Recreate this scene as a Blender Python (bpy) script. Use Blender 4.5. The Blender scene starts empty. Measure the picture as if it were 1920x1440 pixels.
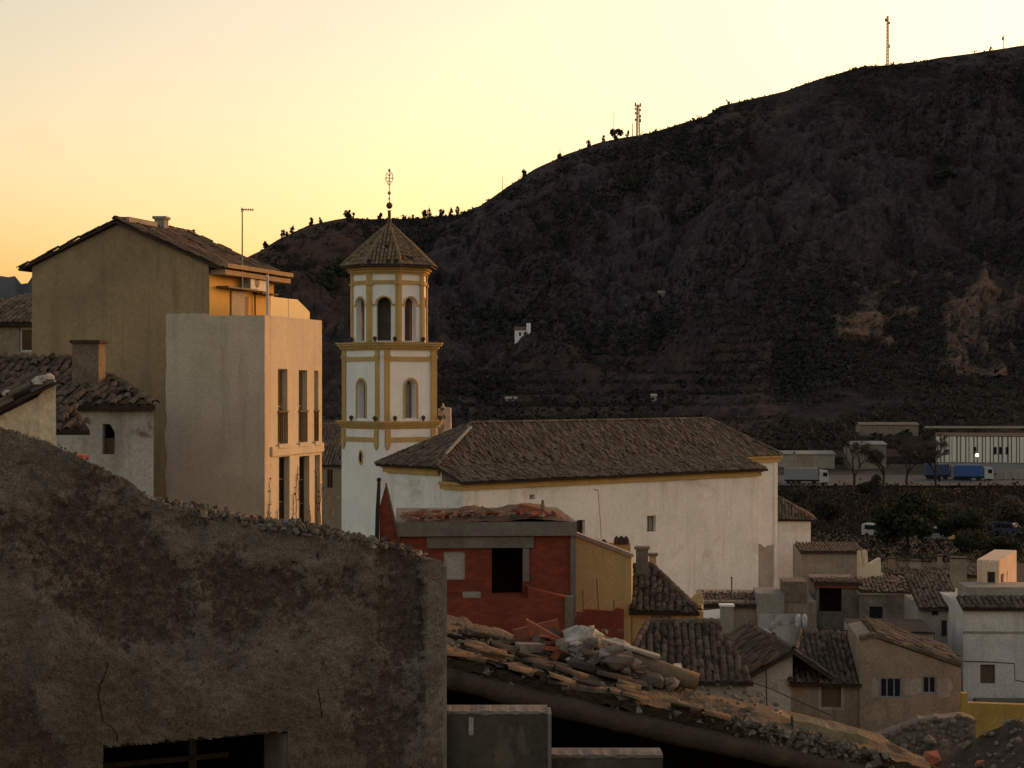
import bpy, math, random
import numpy as np
from mathutils import Vector as V, noise
from mathutils.geometry import tessellate_polygon
rnd = random.Random(7)
R = math.radians
S = bpy.context.scene
COL = S.collection
# ------------------------------------------------------------------ camera, sky, sun, exposure
F, CX, CY, CZ = 3400.0, 960.0, 720.0, 30.0
cam = bpy.data.objects.new('camera', bpy.data.cameras.new('camera'))
COL.objects.link(cam)
cam.data.sensor_width = 36.0
cam.data.lens = 36.0*F/1920.0
cam.data.clip_start = 0.5
cam.data.clip_end = 30000
cam.location = (0, 0, CZ)
cam.rotation_euler = (R(90), 0, 0)
S.camera = cam

SUN_AZ, SUN_EL = 47.0, 3.8
W = bpy.data.worlds.new('World'); S.world = W; W.use_nodes = True
nt = W.node_tree; nt.nodes.clear()
wo = nt.nodes.new('ShaderNodeOutputWorld'); bg = nt.nodes.new('ShaderNodeBackground')
sk = nt.nodes.new('ShaderNodeTexSky'); sk.sky_type = 'NISHITA'; sk.sun_disc = False
sk.sun_elevation = R(SUN_EL); sk.sun_rotation = R(SUN_AZ)
sk.altitude = 500; sk.air_density = 1.0; sk.dust_density = 4.0; sk.ozone_density = 1.0
mx = nt.nodes.new('ShaderNodeMix'); mx.data_type = 'RGBA'; mx.blend_type = 'MULTIPLY'
mx.inputs[0].default_value = 1.0
mx.inputs[7].default_value = (1.0, 0.745, 0.595, 1)
nt.links.new(sk.outputs[0], mx.inputs[6]); nt.links.new(mx.outputs[2], bg.inputs[0])
bg.inputs[1].default_value = 0.15
nt.links.new(bg.outputs[0], wo.inputs[0])

sl = bpy.data.lights.new('sun', 'SUN'); sl.energy = 0.05; sl.angle = R(20); sl.color = (1.0, 0.78, 0.5)
so = bpy.data.objects.new('sun', sl); COL.objects.link(so)
so.rotation_euler = V((math.sin(R(SUN_AZ))*math.cos(R(SUN_EL)), math.cos(R(SUN_AZ))*math.cos(R(SUN_EL)),
                       math.sin(R(SUN_EL)))).to_track_quat('Z', 'Y').to_euler()
so.location = (0, 0, 120)
S.view_settings.view_transform = 'Standard'; S.view_settings.look = 'None'
S.view_settings.exposure = 1.97; S.view_settings.gamma = 1.0

# ------------------------------------------------------------------ helpers
def P(px, py, d): return V(((px-CX)/F*d, d, CZ+(CY-py)/F*d))
def lerp(a, b, t): return a+(b-a)*t
def tab(x, pts):
    if x <= pts[0][0]: return pts[0][1]
    for (a, b), (c, e) in zip(pts, pts[1:]):
        if x <= c: return b+(e-b)*(x-a)/(c-a)
    return pts[-1][1]
ORG = {}
class MB:
    def __init__(s): s.v = []; s.f = []; s.r = []; s.cr = 0.5
    def add(s, pts, faces):
        o = len(s.v); s.v += [tuple(p) for p in pts]
        for f in faces: s.f.append(tuple(i+o for i in f)); s.r.append(s.cr)
        return s
    def poly(s, pts): return s.add(pts, [range(len(pts))])
    def box(s, o, a, b, c):
        o, a, b, c = V(o), V(a), V(b), V(c)
        return s.add([o, o+a, o+a+b, o+b, o+c, o+a+c, o+a+b+c, o+b+c],
                     [(0, 3, 2, 1), (4, 5, 6, 7), (0, 1, 5, 4), (1, 2, 6, 5), (2, 3, 7, 6), (3, 0, 4, 7)])
    def prism(s, pts, e):
        n = len(pts); e = V(e); pts = [V(p) for p in pts]
        s.add(pts+[p+e for p in pts], [tuple(range(n)), tuple(range(2*n-1, n-1, -1))]+[(i, (i+1) % n, n+(i+1) % n, n+i) for i in range(n)])
        return s
    def tube(s, pts, rad, n=6, cap=True):
        pts = [V(p) for p in pts]; vs = []; fs = []
        for i, p in enumerate(pts):
            d = (pts[min(i+1, len(pts)-1)]-pts[max(i-1, 0)]).normalized()
            a = d.cross(V((0, 0, 1)) if abs(d.z) < .9 else V((1, 0, 0))).normalized(); b = d.cross(a)
            r = rad[i] if isinstance(rad, (list, tuple)) else rad
            for k in range(n):
                t = 2*math.pi*k/n; vs.append(p+a*(r*math.cos(t))+b*(r*math.sin(t)))
        for i in range(len(pts)-1):
            for k in range(n): fs.append((i*n+k, i*n+(k+1) % n, (i+1)*n+(k+1) % n, (i+1)*n+k))
        if cap: fs.append(tuple(range(n))); fs.append(tuple((len(pts)-1)*n+k for k in range(n)))
        return s.add(vs, fs)
    def lathe(s, c, prof, n=12, rot=0.0):      # prof: (radius, z)
        c = V(c); vs = []; fs = []
        for r, z in prof:
            for k in range(n):
                t = rot+2*math.pi*k/n; vs.append(c+V((r*math.cos(t), r*math.sin(t), z)))
        for i in range(len(prof)-1):
            for k in range(n): fs.append((i*n+k, i*n+(k+1) % n, (i+1)*n+(k+1) % n, (i+1)*n+k))
        fs.append(tuple(range(n-1, -1, -1))); fs.append(tuple((len(prof)-1)*n+k for k in range(n)))
        return s.add(vs, fs)
    def build(s, name, mat, parent=None, smooth=False, origin=None, attrs=None, kind=None):
        if parent is not None: org = ORG[parent.name]
        elif origin is not None: org = V(origin)
        else:
            a = np.array(s.v); org = V(((a[:, 0].min()+a[:, 0].max())/2, (a[:, 1].min()+a[:, 1].max())/2, a[:, 2].min()))
        me = bpy.data.meshes.new(name)
        me.from_pydata([(x-org.x, y-org.y, z-org.z) for x, y, z in s.v], [], s.f)
        at = me.attributes.new('rnd', 'FLOAT', 'FACE'); at.data.foreach_set('value', s.r)
        if attrs:
            for k, vals in attrs.items():
                at = me.attributes.new(k, 'FLOAT', 'POINT'); at.data.foreach_set('value', vals)
        if smooth: me.polygons.foreach_set('use_smooth', [True]*len(me.polygons))
        me.materials.append(mat)
        o = bpy.data.objects.new(name, me); COL.objects.link(o); ORG[o.name] = org
        if parent is not None: o.parent = parent
        else: o.location = org
        if kind: o['kind'] = kind
        return o
def tag(o, label, cat, group=None):
    o['label'] = label; o['category'] = cat
    if group: o['group'] = group
    return o
def thing(name, loc, label, cat, group=None):
    o = bpy.data.objects.new(name, None); COL.objects.link(o); o.location = loc; o.empty_display_size = .3
    ORG[o.name] = V(loc); return tag(o, label, cat, group)
class Pl:                                   # a vertical wall plane: u runs to the right, n faces out, z is up
    def __init__(s, px, d, az):
        a = R(az); s.o = V(((px-CX)/F*d, d, 0)); s.u = V((math.sin(a), math.cos(a), 0)); s.n = V((math.cos(a), -math.sin(a), 0))
    def t(s, px):
        k = (px-CX)/F; return (k*s.o.y-s.o.x)/(s.u.x-k*s.u.y)
    def q(s, px, py):
        t = s.t(px); return (t, CZ+(CY-py)/F*(s.o.y+s.u.y*t))
    def w(s, t, z, off=0.0): 
        p = s.o+s.u*t+s.n*off; return V((p.x, p.y, z))
    def back(s, off):
        c = Pl.__new__(Pl); c.o = s.o-s.n*off; c.u = s.u; c.n = s.n; return c
    def rect(s, x0, y0, x1, y1):
        ta, tb = s.t(x0), s.t(x1); z1 = s.q((x0+x1)/2, y0)[1]; z0 = s.q((x0+x1)/2, y1)[1]
        return (ta, z0, tb, z1)
def rpts(r): return [(r[0], r[1]), (r[2], r[1]), (r[2], r[3]), (r[0], r[3])]
def arch(tc, w, z0, zs, n=8):               # arched opening: half width w, springing at zs
    return [(tc-w, z0), (tc+w, z0)]+[(tc+w*math.cos(math.pi*i/n), zs+w*math.sin(math.pi*i/n)) for i in range(n+1)]
def face_holes(mb, pl, outer, holes, off):
    polys = [[V((t, z, 0)) for t, z in outer]]+[[V((t, z, 0)) for t, z in h] for h in holes]
    flat = [p for q in polys for p in q]
    mb.add([pl.w(p.x, p.y, off) for p in flat], [tuple(t) for t in tessellate_polygon(polys)])
def shell(mb, pl, outer, holes, depth, reveal=.28):   # hollow closed body with openings in its front
    face_holes(mb, pl, outer, holes, 0)
    n = len(outer); a = [pl.w(t, z, 0) for t, z in outer]; b = [pl.w(t, z, -depth) for t, z in outer]
    mb.add(a+b, [(i, (i+1) % n, n+(i+1) % n, n+i) for i in range(n)]+[tuple(range(n, 2*n))])
    for h in holes:
        m = len(h); a = [pl.w(t, z, 0) for t, z in h]; b = [pl.w(t, z, -reveal) for t, z in h]
        mb.add(a+b, [(i, (i+1) % m, m+(i+1) % m, m+i) for i in range(m)])
    return mb
def slab(mb, pl, outer, holes, thick, off=0.0):       # wall of given thickness with openings right through
    face_holes(mb, pl, outer, holes, off); face_holes(mb, pl, outer, holes, off-thick)
    for h in [outer]+holes:
        m = len(h); a = [pl.w(t, z, off) for t, z in h]; b = [pl.w(t, z, off-thick) for t, z in h]
        mb.add(a+b, [(i, (i+1) % m, m+(i+1) % m, m+i) for i in range(m)])
    return mb
def pbox(mb, pl, t0, z0, t1, z1, off0, off1):
    return mb.box(pl.w(t0, z0, off0), pl.u*(t1-t0), pl.n*(off1-off0), V((0, 0, z1-z0)))

# ------------------------------------------------------------------ materials
MATS = {}
def nd(nt, t, **k):
    n = nt.nodes.new(t)
    for a, b in k.items(): setattr(n, a, b)
    return n
def mixc(nt, fac, a, b, mode='MIX'):
    m = nd(nt, 'ShaderNodeMix', data_type='RGBA', blend_type=mode)
    for sock, val in ((0, fac), (6, a), (7, b)):
        if hasattr(val, 'is_linked') or isinstance(val, bpy.types.NodeSocket): nt.links.new(val, m.inputs[sock])
        elif sock == 0: m.inputs[0].default_value = val
        else: m.inputs[sock].default_value = (*val, 1)
    return m.outputs[2]
def ramp(nt, src, lo, hi):
    m = nd(nt, 'ShaderNodeMapRange'); m.clamp = True
    nt.links.new(src, m.inputs[0]); m.inputs[1].default_value = lo; m.inputs[2].default_value = hi
    return m.outputs[0]
def noi(nt, co, scale, detail=5, rough=.6, dist=0.0):
    n = nd(nt, 'ShaderNodeTexNoise'); n.inputs['Scale'].default_value = scale; n.inputs['Detail'].default_value = detail
    n.inputs['Roughness'].default_value = rough; n.inputs['Distortion'].default_value = dist
    nt.links.new(co, n.inputs['Vector']); return n.outputs[0]
def base(name, rough=.9, spec=.2):
    m = bpy.data.materials.new(name); m.use_nodes = True; nt = m.node_tree
    b = nt.nodes['Principled BSDF']; b.inputs['Roughness'].default_value = rough
    b.inputs['Specular IOR Level'].default_value = spec
    g = nd(nt, 'ShaderNodeNewGeometry'); MATS[name] = m
    return m, nt, b, g.outputs['Position']
def bump(nt, b, h, st, dist):
    n = nd(nt, 'ShaderNodeBump'); n.inputs['Strength'].default_value = st; n.inputs['Distance'].default_value = dist
    nt.links.new(h, n.inputs['Height']); nt.links.new(n.outputs[0], b.inputs['Normal'])
def mat(name, c1, c2, scale=.8, fine=14., bmp=.5, bd=.02, streak=0.0, sc=(.05, .045, .04), rough=.92, vary=0.0, patch=None, plo=.55, phi=.62, pscale=.7, gr=.35):
    """plaster, concrete, earth: two tones in large soft noise, fine mottling, rain streaks, fallen patches"""
    m, nt, b, co = base(name, rough)
    big = noi(nt, co, scale, 6, .62, .4)
    c = mixc(nt, ramp(nt, big, .36, .66), c1, c2)
    fn = noi(nt, co, fine, 4, .7)
    c = mixc(nt, gr, c, mixc(nt, ramp(nt, fn, .3, .7), (.35, .35, .35), (1.55, 1.5, 1.45)), 'MULTIPLY')
    if streak > 0:
        mp = nd(nt, 'ShaderNodeMapping'); mp.inputs['Scale'].default_value = (1.6, 1.6, .12)
        nt.links.new(co, mp.inputs[0])
        st = noi(nt, mp.outputs[0], 1.3, 6, .65)
        ml = nd(nt, 'ShaderNodeMath', operation='MULTIPLY'); ml.inputs[1].default_value = streak
        nt.links.new(ramp(nt, st, .52, .72), ml.inputs[0])
        c = mixc(nt, ml.outputs[0], c, sc)
    h = fn
    if patch:
        pn = noi(nt, co, pscale, 8, .65, .5)
        c = mixc(nt, ramp(nt, pn, plo, phi), c, patch)
    if vary > 0:
        a = nd(nt, 'ShaderNodeAttribute'); a.attribute_name = 'rnd'
        k = mixc(nt, a.outputs['Fac'], (1-vary,)*3, (1+vary,)*3)
        c = mixc(nt, 1.0, c, k, 'MULTIPLY')
    nt.links.new(c, b.inputs['Base Color'])
    if bmp: bump(nt, b, h, bmp, bd)
    return m
def tilemat(name, ca, cb, cc, obj=False, lich=(.13, .12, .085), lamt=.8):
    m, nt, b, co = base(name, .93)
    if obj:
        oi = nd(nt, 'ShaderNodeObjectInfo'); f = oi.outputs['Random']
    else:
        a = nd(nt, 'ShaderNodeAttribute'); a.attribute_name = 'rnd'; f = a.outputs['Fac']
    cr = nd(nt, 'ShaderNodeValToRGB'); e = cr.color_ramp.elements
    e[0].position = 0; e[0].color = (*ca, 1); e[1].position = 1; e[1].color = (*cc, 1)
    k = cr.color_ramp.elements.new(.55); k.color = (*cb, 1)
    nt.links.new(f, cr.inputs[0])
    ln = noi(nt, co, 2.2, 7, .7, .5)
    ml = nd(nt, 'ShaderNodeMath', operation='MULTIPLY'); ml.inputs[1].default_value = lamt
    nt.links.new(ramp(nt, ln, .5, .66), ml.inputs[0])
    c = mixc(nt, ml.outputs[0], cr.outputs[0], lich)
    fn = noi(nt, co, 24, 4, .7)
    c = mixc(nt, .4, c, mixc(nt, ramp(nt, fn, .3, .7), (.3, .3, .3), (1.6, 1.6, 1.6)), 'MULTIPLY')
    nt.links.new(c, b.inputs['Base Color']); bump(nt, b, fn, .5, .02)
    return m
def plain(name, c, rough=.6, metal=0.0, spec=.4):
    m, nt, b, co = base(name, rough, spec)
    n = noi(nt, co, 9, 4, .6)
    nt.links.new(mixc(nt, .5, c, mixc(nt, ramp(nt, n, .3, .7), (.6, .6, .6), (1.35, 1.35, 1.35)), 'MULTIPLY'), b.inputs['Base Color'])
    b.inputs['Metallic'].default_value = metal
    return m
M_white = mat('white_plaster', (.82, .815, .80), (.71, .705, .69), .4, 6, .5, .03, .42, (.42, .38, .32), patch=(.55, .51, .45), plo=.56, phi=.68, pscale=.3, gr=.2)
M_tower = mat('tower_plaster', (.82, .82, .81), (.75, .745, .74), .7, 6, .3, .02, .25, (.5, .46, .4), gr=.12)
M_ochre = mat('ochre_paint', (.50, .34, .135), (.42, .28, .11), .8, 8, .4, .02, .4, (.22, .14, .06), gr=.2)
M_yellow = mat('yellow_render', (.58, .44, .20), (.50, .37, .165), .5, 8, .4, .02, .3, (.3, .22, .1), gr=.22)
M_gable = mat('brown_render', (.335, .245, .142), (.245, .182, .112), .5, 7, .5, .02, .55, (.10, .08, .055), gr=.25)
M_grey = mat('grey_render', (.49, .425, .34), (.40, .345, .275), .6, 12, .6, .02, .4, (.19, .155, .115), gr=.22)
M_cream = mat('cream_render', (.62, .54, .41), (.54, .465, .35), .5, 6, .3, .015, .55, (.42, .32, .2), gr=.15)
M_terr = mat('terrace_yellow', (.62, .40, .12), (.54, .33, .09), .7, 8, .3, .015, .2, (.4, .25, .1), gr=.15)
M_conc = mat('weathered_concrete', (.20, .18, .155), (.13, .115, .10), .8, 10, .7, .03, .5, (.06, .05, .04))
M_concl = mat('pale_concrete', (.34, .31, .27), (.25, .225, .19), .8, 10, .6, .03, .4, (.12, .1, .08))
M_lowwhite = mat('old_whitewash', (.50, .47, .42), (.38, .35, .31), .6, 9, .6, .03, .5, (.15, .12, .09), patch=(.2, .16, .12), plo=.58, phi=.66)
M_sunwash = mat('sunlit_peeling_wash', (.66, .58, .43), (.46, .39, .28), 1.2, 9, .6, .03, .5, (.17, .13, .09), patch=(.22, .17, .11), plo=.55, phi=.62, pscale=1.2)  # warm sunlight put into the whitewash colour; peeling patches are its own
M_tan = mat('tan_earth_render', (.31, .25, .185), (.22, .175, .13), .7, 9, .8, .04, .45, (.09, .07, .05), patch=(.33, .27, .19), plo=.6, phi=.67)
M_stone = mat('rubble_stone', (.25, .21, .17), (.15, .125, .10), 1.3, 7, 1., .08, .3, (.07, .055, .045), patch=(.27, .23, .18), plo=.58, phi=.66, pscale=1.5)
M_gwall = mat('grey_old_wall', (.34, .305, .26), (.25, .222, .19), .6, 8, .7, .04, .4, (.1, .08, .065))
M_pink = mat('pink_plaster', (.68, .50, .38), (.60, .44, .33), .6, 8, .3, .02, .3, (.4, .3, .22), gr=.15)
M_gold = mat('golden_wall', (.46, .29, .075), (.38, .24, .06), .7, 9, .5, .03, .3, (.2, .13, .05))
M_lime = mat('lime_lumps', (.46, .425, .38), (.28, .245, .21), 5, 14, .8, .03, vary=.35)
M_deb = mat('debris_mixed', (.20, .16, .125), (.12, .095, .075), 3, 12, .8, .03, vary=.4)
M_debred = mat('debris_brick', (.30, .10, .055), (.20, .065, .04), 3, 12, .8, .03, vary=.35)
M_earth = mat('roof_earth', (.13, .098, .066), (.078, .06, .043), 1.6, 11, 1., .06, patch=(.29, .22, .13), plo=.58, phi=.66, pscale=1.3)
M_dark = mat('shade_black', (.006, .005, .004), (.004, .0035, .003), 1, 8, .6, .04)  # near-black: shade of interiors and openings put into the colour
M_wood = mat('old_timber', (.085, .062, .042), (.05, .037, .027), 2.2, 16, .8, .03)
M_trim = mat('eave_timber', (.36, .26, .15), (.27, .19, .105), 1.2, 10, .5, .02)
M_ground = mat('town_ground', (.05, .042, .032), (.03, .028, .02), .09, 2.5, .8, .2, patch=(.075, .064, .05), plo=.57, phi=.64, pscale=.05)
M_road = mat('asphalt', (.10, .095, .09), (.075, .07, .068), .2, 4, .3, .02)
M_tile = tilemat('clay_tiles', (.068, .048, .036), (.115, .078, .055), (.18, .13, .095))
M_tileo = tilemat('clay_tile_single', (.045, .033, .026), (.082, .057, .042), (.14, .10, .074), True)
M_tilet = tilemat('tower_tiles', (.15, .10, .06), (.20, .135, .08), (.26, .18, .11))
M_tilered = plain('fresh_clay', (.42, .10, .05), .85)
M_deck = mat('roof_deck', (.06, .045, .034), (.035, .027, .022), 2, 12, .5, .03)  # kept dark; under tiles its colour supplies the shadow in the gaps
M_black = plain('black_pipe', (.012, .011, .01), .6)
M_metal = plain('grey_metal', (.22, .20, .17), .5, .5)
M_rust = plain('rusty_iron', (.10, .06, .035), .8, .2)
M_antenna = plain('galvanised', (.30, .27, .2), .5, .6)
M_frame = plain('white_frame', (.45, .45, .46), .6)
M_shut = plain('brown_shutter', (.115, .075, .048), .7)
M_shutg = plain('grey_shutter', (.30, .265, .21), .7)
M_blue = plain('blue_tarpaulin', (.025, .08, .26), .6)
M_tw = plain('truck_white', (.40, .41, .42), .6)
M_tg = plain('truck_grey', (.20, .21, .23), .6)
M_rub = plain('rubber', (.012, .012, .012), .9)
M_shed = plain('shed_roof', (.17, .18, .20), .8)
M_panel = plain('panel_white', (.62, .58, .52), .7)
M_acw = plain('ac_casing', (.42, .43, .42), .6)
def glassm(name, c, r=.08):
    m, nt, b, co = base(name, r, .5); b.inputs['Base Color'].default_value = (*c, 1); return m
M_glass = glassm('dark_glass', (.012, .014, .018))
m, nt_, b_, co_ = base('frosted_glass', .35, .5)
b_.inputs['Base Color'].default_value = (.26, .31, .27, 1); b_.inputs['Transmission Weight'].default_value = .65; b_.inputs['Specular IOR Level'].default_value = .15; M_frost = m
m, nt_, b_, co_ = base('lamp_glow', .5, .2)
b_.inputs['Base Color'].default_value = (.9, .8, .4, 1); b_.inputs['Emission Color'].default_value = (1, .85, .35, 1)
b_.inputs['Emission Strength'].default_value = 1.2; M_lamp = m
# red hollow brick
m, nt_, b_, co_ = base('red_brick', .9)
mp = nd(nt_, 'ShaderNodeMapping'); mp.inputs['Rotation'].default_value = (R(90), 0, 0); nt_.links.new(co_, mp.inputs[0])
br = nd(nt_, 'ShaderNodeTexBrick'); br.inputs['Scale'].default_value = 1.0; br.inputs['Brick Width'].default_value = .26; br.inputs['Row Height'].default_value = .10
br.inputs['Mortar Size'].default_value = .008; br.inputs['Color1'].default_value = (.25, .052, .028, 1); br.inputs['Color2'].default_value = (.17, .037, .021, 1)
br.inputs['Mortar'].default_value = (.12, .055, .035, 1); nt_.links.new(mp.outputs[0], br.inputs[0])
nz = noi(nt_, co_, 1.2, 6, .65)
cc = mixc(nt_, .5, br.outputs[0], mixc(nt_, ramp(nt_, nz, .3, .7), (.6, .6, .6), (1.35, 1.3, 1.3)), 'MULTIPLY')
nt_.links.new(cc, b_.inputs['Base Color']); M_brick = m
# leaf / scrub
def leafm(name, c1, c2):
    m, nt, b, co = base(name, .85, .15)
    a = nd(nt, 'ShaderNodeAttribute'); a.attribute_name = 'rnd'
    nt.links.new(mixc(nt, a.outputs['Fac'], c1, c2), b.inputs['Base Color']); return m
M_leaf = leafm('dark_leaf', (.012, .017, .009), (.032, .04, .018))
M_pine = leafm('pine_needles', (.014, .018, .012), (.034, .042, .024))
M_scrub = leafm('scrub_leaf', (.011, .012, .010), (.038, .036, .028))
M_dry = leafm('dry_bush', (.03, .027, .02), (.085, .07, .05))
M_bank = leafm('bank_scrub', (.007, .007, .005), (.026, .022, .015))
M_bark = mat('bark', (.05, .042, .036), (.032, .027, .024), 2, 9, .8, .05)
M_twig = leafm('bare_twig', (.035, .03, .028), (.075, .062, .055))

# ------------------------------------------------------------------ terrain
def gz(x, y):
    z = tab(y, [(-200, -3), (0, -6), (14, -7.5), (30, -12), (60, -16), (110, -18), (150, -20), (250, -22.5), (440, -24.6), (520, -22.5), (600, -26), (20000, -60)])
    return CZ+z
def gnoise(x, y): return 0.6*noise.noise(V((x*.05, y*.05, 3)))+.25*noise.noise(V((x*.21, y*.21, 8)))
SKY1 = [(-6000, 900), (-1500, 705), (-300, 655), (0, 635), (250, 575), (400, 515), (485, 471), (520, 450), (580, 422), (650, 409), (720, 411), (790, 409), (860, 403),
        (900, 386), (950, 351), (1000, 319), (1060, 291), (1130, 267), (1200, 253), (1260, 236), (1325, 217), (1350, 199), (1400, 186), (1470, 169), (1560, 139),
        (1620, 123), (1665, 121), (1720, 116), (1800, 104), (1850, 96), (1920, 86), (2100, 70), (2400, 95), (3000, 260), (3700, 450), (4800, 640), (7000, 760), (12000, 900)]
SKY2 = [(1120, 640), (1250, 470), (1330, 395), (1400, 345), (1450, 318), (1550, 275), (1700, 222), (1850, 172), (1920, 160), (2100, 150), (2400, 190), (3000, 420), (4000, 900)]
HP = [(0, 0), (.154, .045), (.4, .135), (.6, .36), (.8, .68), (.93, .9), (1, 1)]
def hprof(s):
    if s < 0: return s*.3
    return .5*tab(s, HP)+.25*tab(max(0, s-.05), HP)+.25*tab(min(1, s+.05), HP) if s < .95 else tab(s, HP)
RK = [0.0]
def hill(px, d):
    RK[0] = 0.0
    rd = 1080+150*min(1, max(0, (px-500)/1200))
    zr = (CY-tab(px, SKY1))/F*rd
    s = (d-500)/(rd-500)
    k = (px-CX)/F; x = k*d
    z = -22.5+(zr+22.5)*hprof(min(s, 1)) if s <= 1 else zr-(d-rd)*.4
    if px > 1120 and px < 4000:
        ds = rd*.84; zs = (CY-tab(px, SKY2))/F*ds; s2 = (d-500)/(ds-500)
        z2 = -22.5+(zs+22.5)*hprof(s2) if s2 <= 1 else zs-(d-ds)*.85
        z = max(z, z2)
    e = max(0, min(1, s*4))*max(.05, min(1, abs(1-s)*6))
    rg = 1-2*abs(noise.fractal(V((x*.013+d*.004, d*.0045, 9.3)), .9, 2.1, 3)); rg2 = 1-2*abs(noise.fractal(V((x*.05, d*.026, 3.1)), .75, 2.2, 5))
    st = min(1, max(0, (s-.38)*6)); cr = noise.noise(V((x*.02, d*.016, 6))); ledge = max(0, cr)*7*(math.floor(z/11+rg2*.6)+min(1, max(0, ((z/11+rg2*.6) % 1-.35)/.2))-z/11-rg2*.6)
    z += e*st*((rg-.4)*10+(rg2-.4)*5.5+ledge*1.3); RK[0] = max(0, min(1, st*(rg2*.9+rg*.4-.35+max(0, cr)*.5)))
    n1 = noise.fractal(V((x*.011, d*.006, 1.3)), 1.0, 2.1, 5)
    n2 = noise.fractal(V((x*.05, d*.03, 7.7)), .8, 2.1, 4)
    z += e*(n1*13*min(1, s*1.6)+n2*3.2*(.3+min(1, s*2)))
    if .05 < s < .5 and px < 1500:
        w = max(0, min(1, (s-.05)*9, (.5-s)*9, (1500-px)/150)); st = 4.2
        q = z/st; fl = math.floor(q); fr = q-fl; zt = (fl+max(0, (fr-.75)*4))*st
        z = lerp(z, zt, w*.9); RK[0] = max(RK[0], w*(.9 if fr > .72 else 0))
    return CZ+z
def hill_hit(px, py):
    d = 505.0
    while d < 1400:
        z = hill(px, d)
        if CY-(z-CZ)/d*F <= py: return d
        d += 2.0
    return 1100.0
# ground sheet out to the horizon
xs = sorted(set([-9000, -5000, -2500, -1200, -700, -400]+list(range(-280, 281, 7))+[400, 700, 1200, 2500, 5000, 9000]))
ys = sorted(set([-9000, -3000, -1000, -400, -200, -100, -50]+list(range(-20, 180, 5))+list(range(180, 560, 9))+[600, 700, 900, 1500, 3000, 6000, 9000, 14000]))
mb = MB(); nx = len(xs)
mb.add([(x, y, gz(x, y)+(gnoise(x, y) if abs(y) < 560 else 0)) for y in ys for x in xs],
       [(j*nx+i, j*nx+i+1, (j+1)*nx+i+1, (j+1)*nx+i) for j in range(len(ys)-1) for i in range(nx-1)])
g = mb.build('ground', M_ground, smooth=True, origin=(0, 0, CZ-20)); g['kind'] = 'structure'
# the hill
def hillmat():
    m, nt, b, co = base('hillside', .95, .1)
    n1 = noi(nt, co, .012, 8, .68, .6); n2 = noi(nt, co, .07, 8, .72); n3 = noi(nt, co, .35, 5, .7)
    c = mixc(nt, ramp(nt, n1, .42, .58), (.022, .0175, .019), (.042, .034, .035))
    c = mixc(nt, ramp(nt, n2, .50, .60), c, (.015, .016, .013))
    c = mixc(nt, ramp(nt, n3, .53, .63), c, (.060, .052, .054))
    k_ = nd(nt, 'ShaderNodeAttribute'); k_.attribute_name = 'rk'
    rkc = mixc(nt, ramp(nt, n3, .35, .62), (.028, .0235, .0265), (.094, .080, .084))
    ml = nd(nt, 'ShaderNodeMath', operation='MULTIPLY'); ml.inputs[1].default_value = .8; nt.links.new(k_.outputs['Fac'], ml.inputs[0])
    c = mixc(nt, ml.outputs[0], c, rkc)
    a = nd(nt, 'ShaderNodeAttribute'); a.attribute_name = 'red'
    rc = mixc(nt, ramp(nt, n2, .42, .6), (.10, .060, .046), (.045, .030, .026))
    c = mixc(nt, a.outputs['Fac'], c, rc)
    nt.links.new(c, b.inputs['Base Color'])
    ad = nd(nt, 'ShaderNodeMath', operation='ADD'); nt.links.new(n3, ad.inputs[0]); nt.links.new(n2, ad.inputs[1])
    bump(nt, b, ad.outputs[0], 1.0, 2.5)
    return m
M_hill = hillmat()
pxs = list(range(-6000, -300, 150))+list(range(-300, 430, 16))+list(range(430, 2000, 5))+list(range(2000, 3000, 40))+list(range(3000, 12001, 250))
us = [0, .02]+[i/170 for i in range(5, 171)]+[1.02, 1.06, 1.15, 1.4, 2.0]
mb = MB(); red = []; rkv = []
for u in us:
    for px in pxs:
        rd = 1080+150*min(1, max(0, (px-500)/1200)); d = 500+u*(rd-500)
        z = hill(px, d) if u > 0 else CZ-30
        mb.v.append(((px-CX)/F*d, d, z)); rkv.append(RK[0])
        py = CY-(z-CZ)/d*F
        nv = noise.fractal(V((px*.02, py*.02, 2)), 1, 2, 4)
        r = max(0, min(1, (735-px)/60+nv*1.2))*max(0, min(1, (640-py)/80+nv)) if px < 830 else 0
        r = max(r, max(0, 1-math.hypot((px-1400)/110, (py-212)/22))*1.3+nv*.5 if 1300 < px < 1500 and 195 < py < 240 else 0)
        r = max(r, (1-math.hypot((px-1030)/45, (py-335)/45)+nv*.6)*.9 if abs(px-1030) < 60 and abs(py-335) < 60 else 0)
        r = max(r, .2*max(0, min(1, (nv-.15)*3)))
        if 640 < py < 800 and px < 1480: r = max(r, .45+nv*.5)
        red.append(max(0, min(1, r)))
nx = len(pxs)
mb.f = [(j*nx+i, j*nx+i+1, (j+1)*nx+i+1, (j+1)*nx+i) for j in range(len(us)-1) for i in range(nx-1)]
mb.r = [.5]*len(mb.f)
h = mb.build('hill', M_hill, smooth=False, origin=(0, 1000, CZ-25), attrs={'red': red, 'rk': rkv}); h['kind'] = 'structure'
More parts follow.
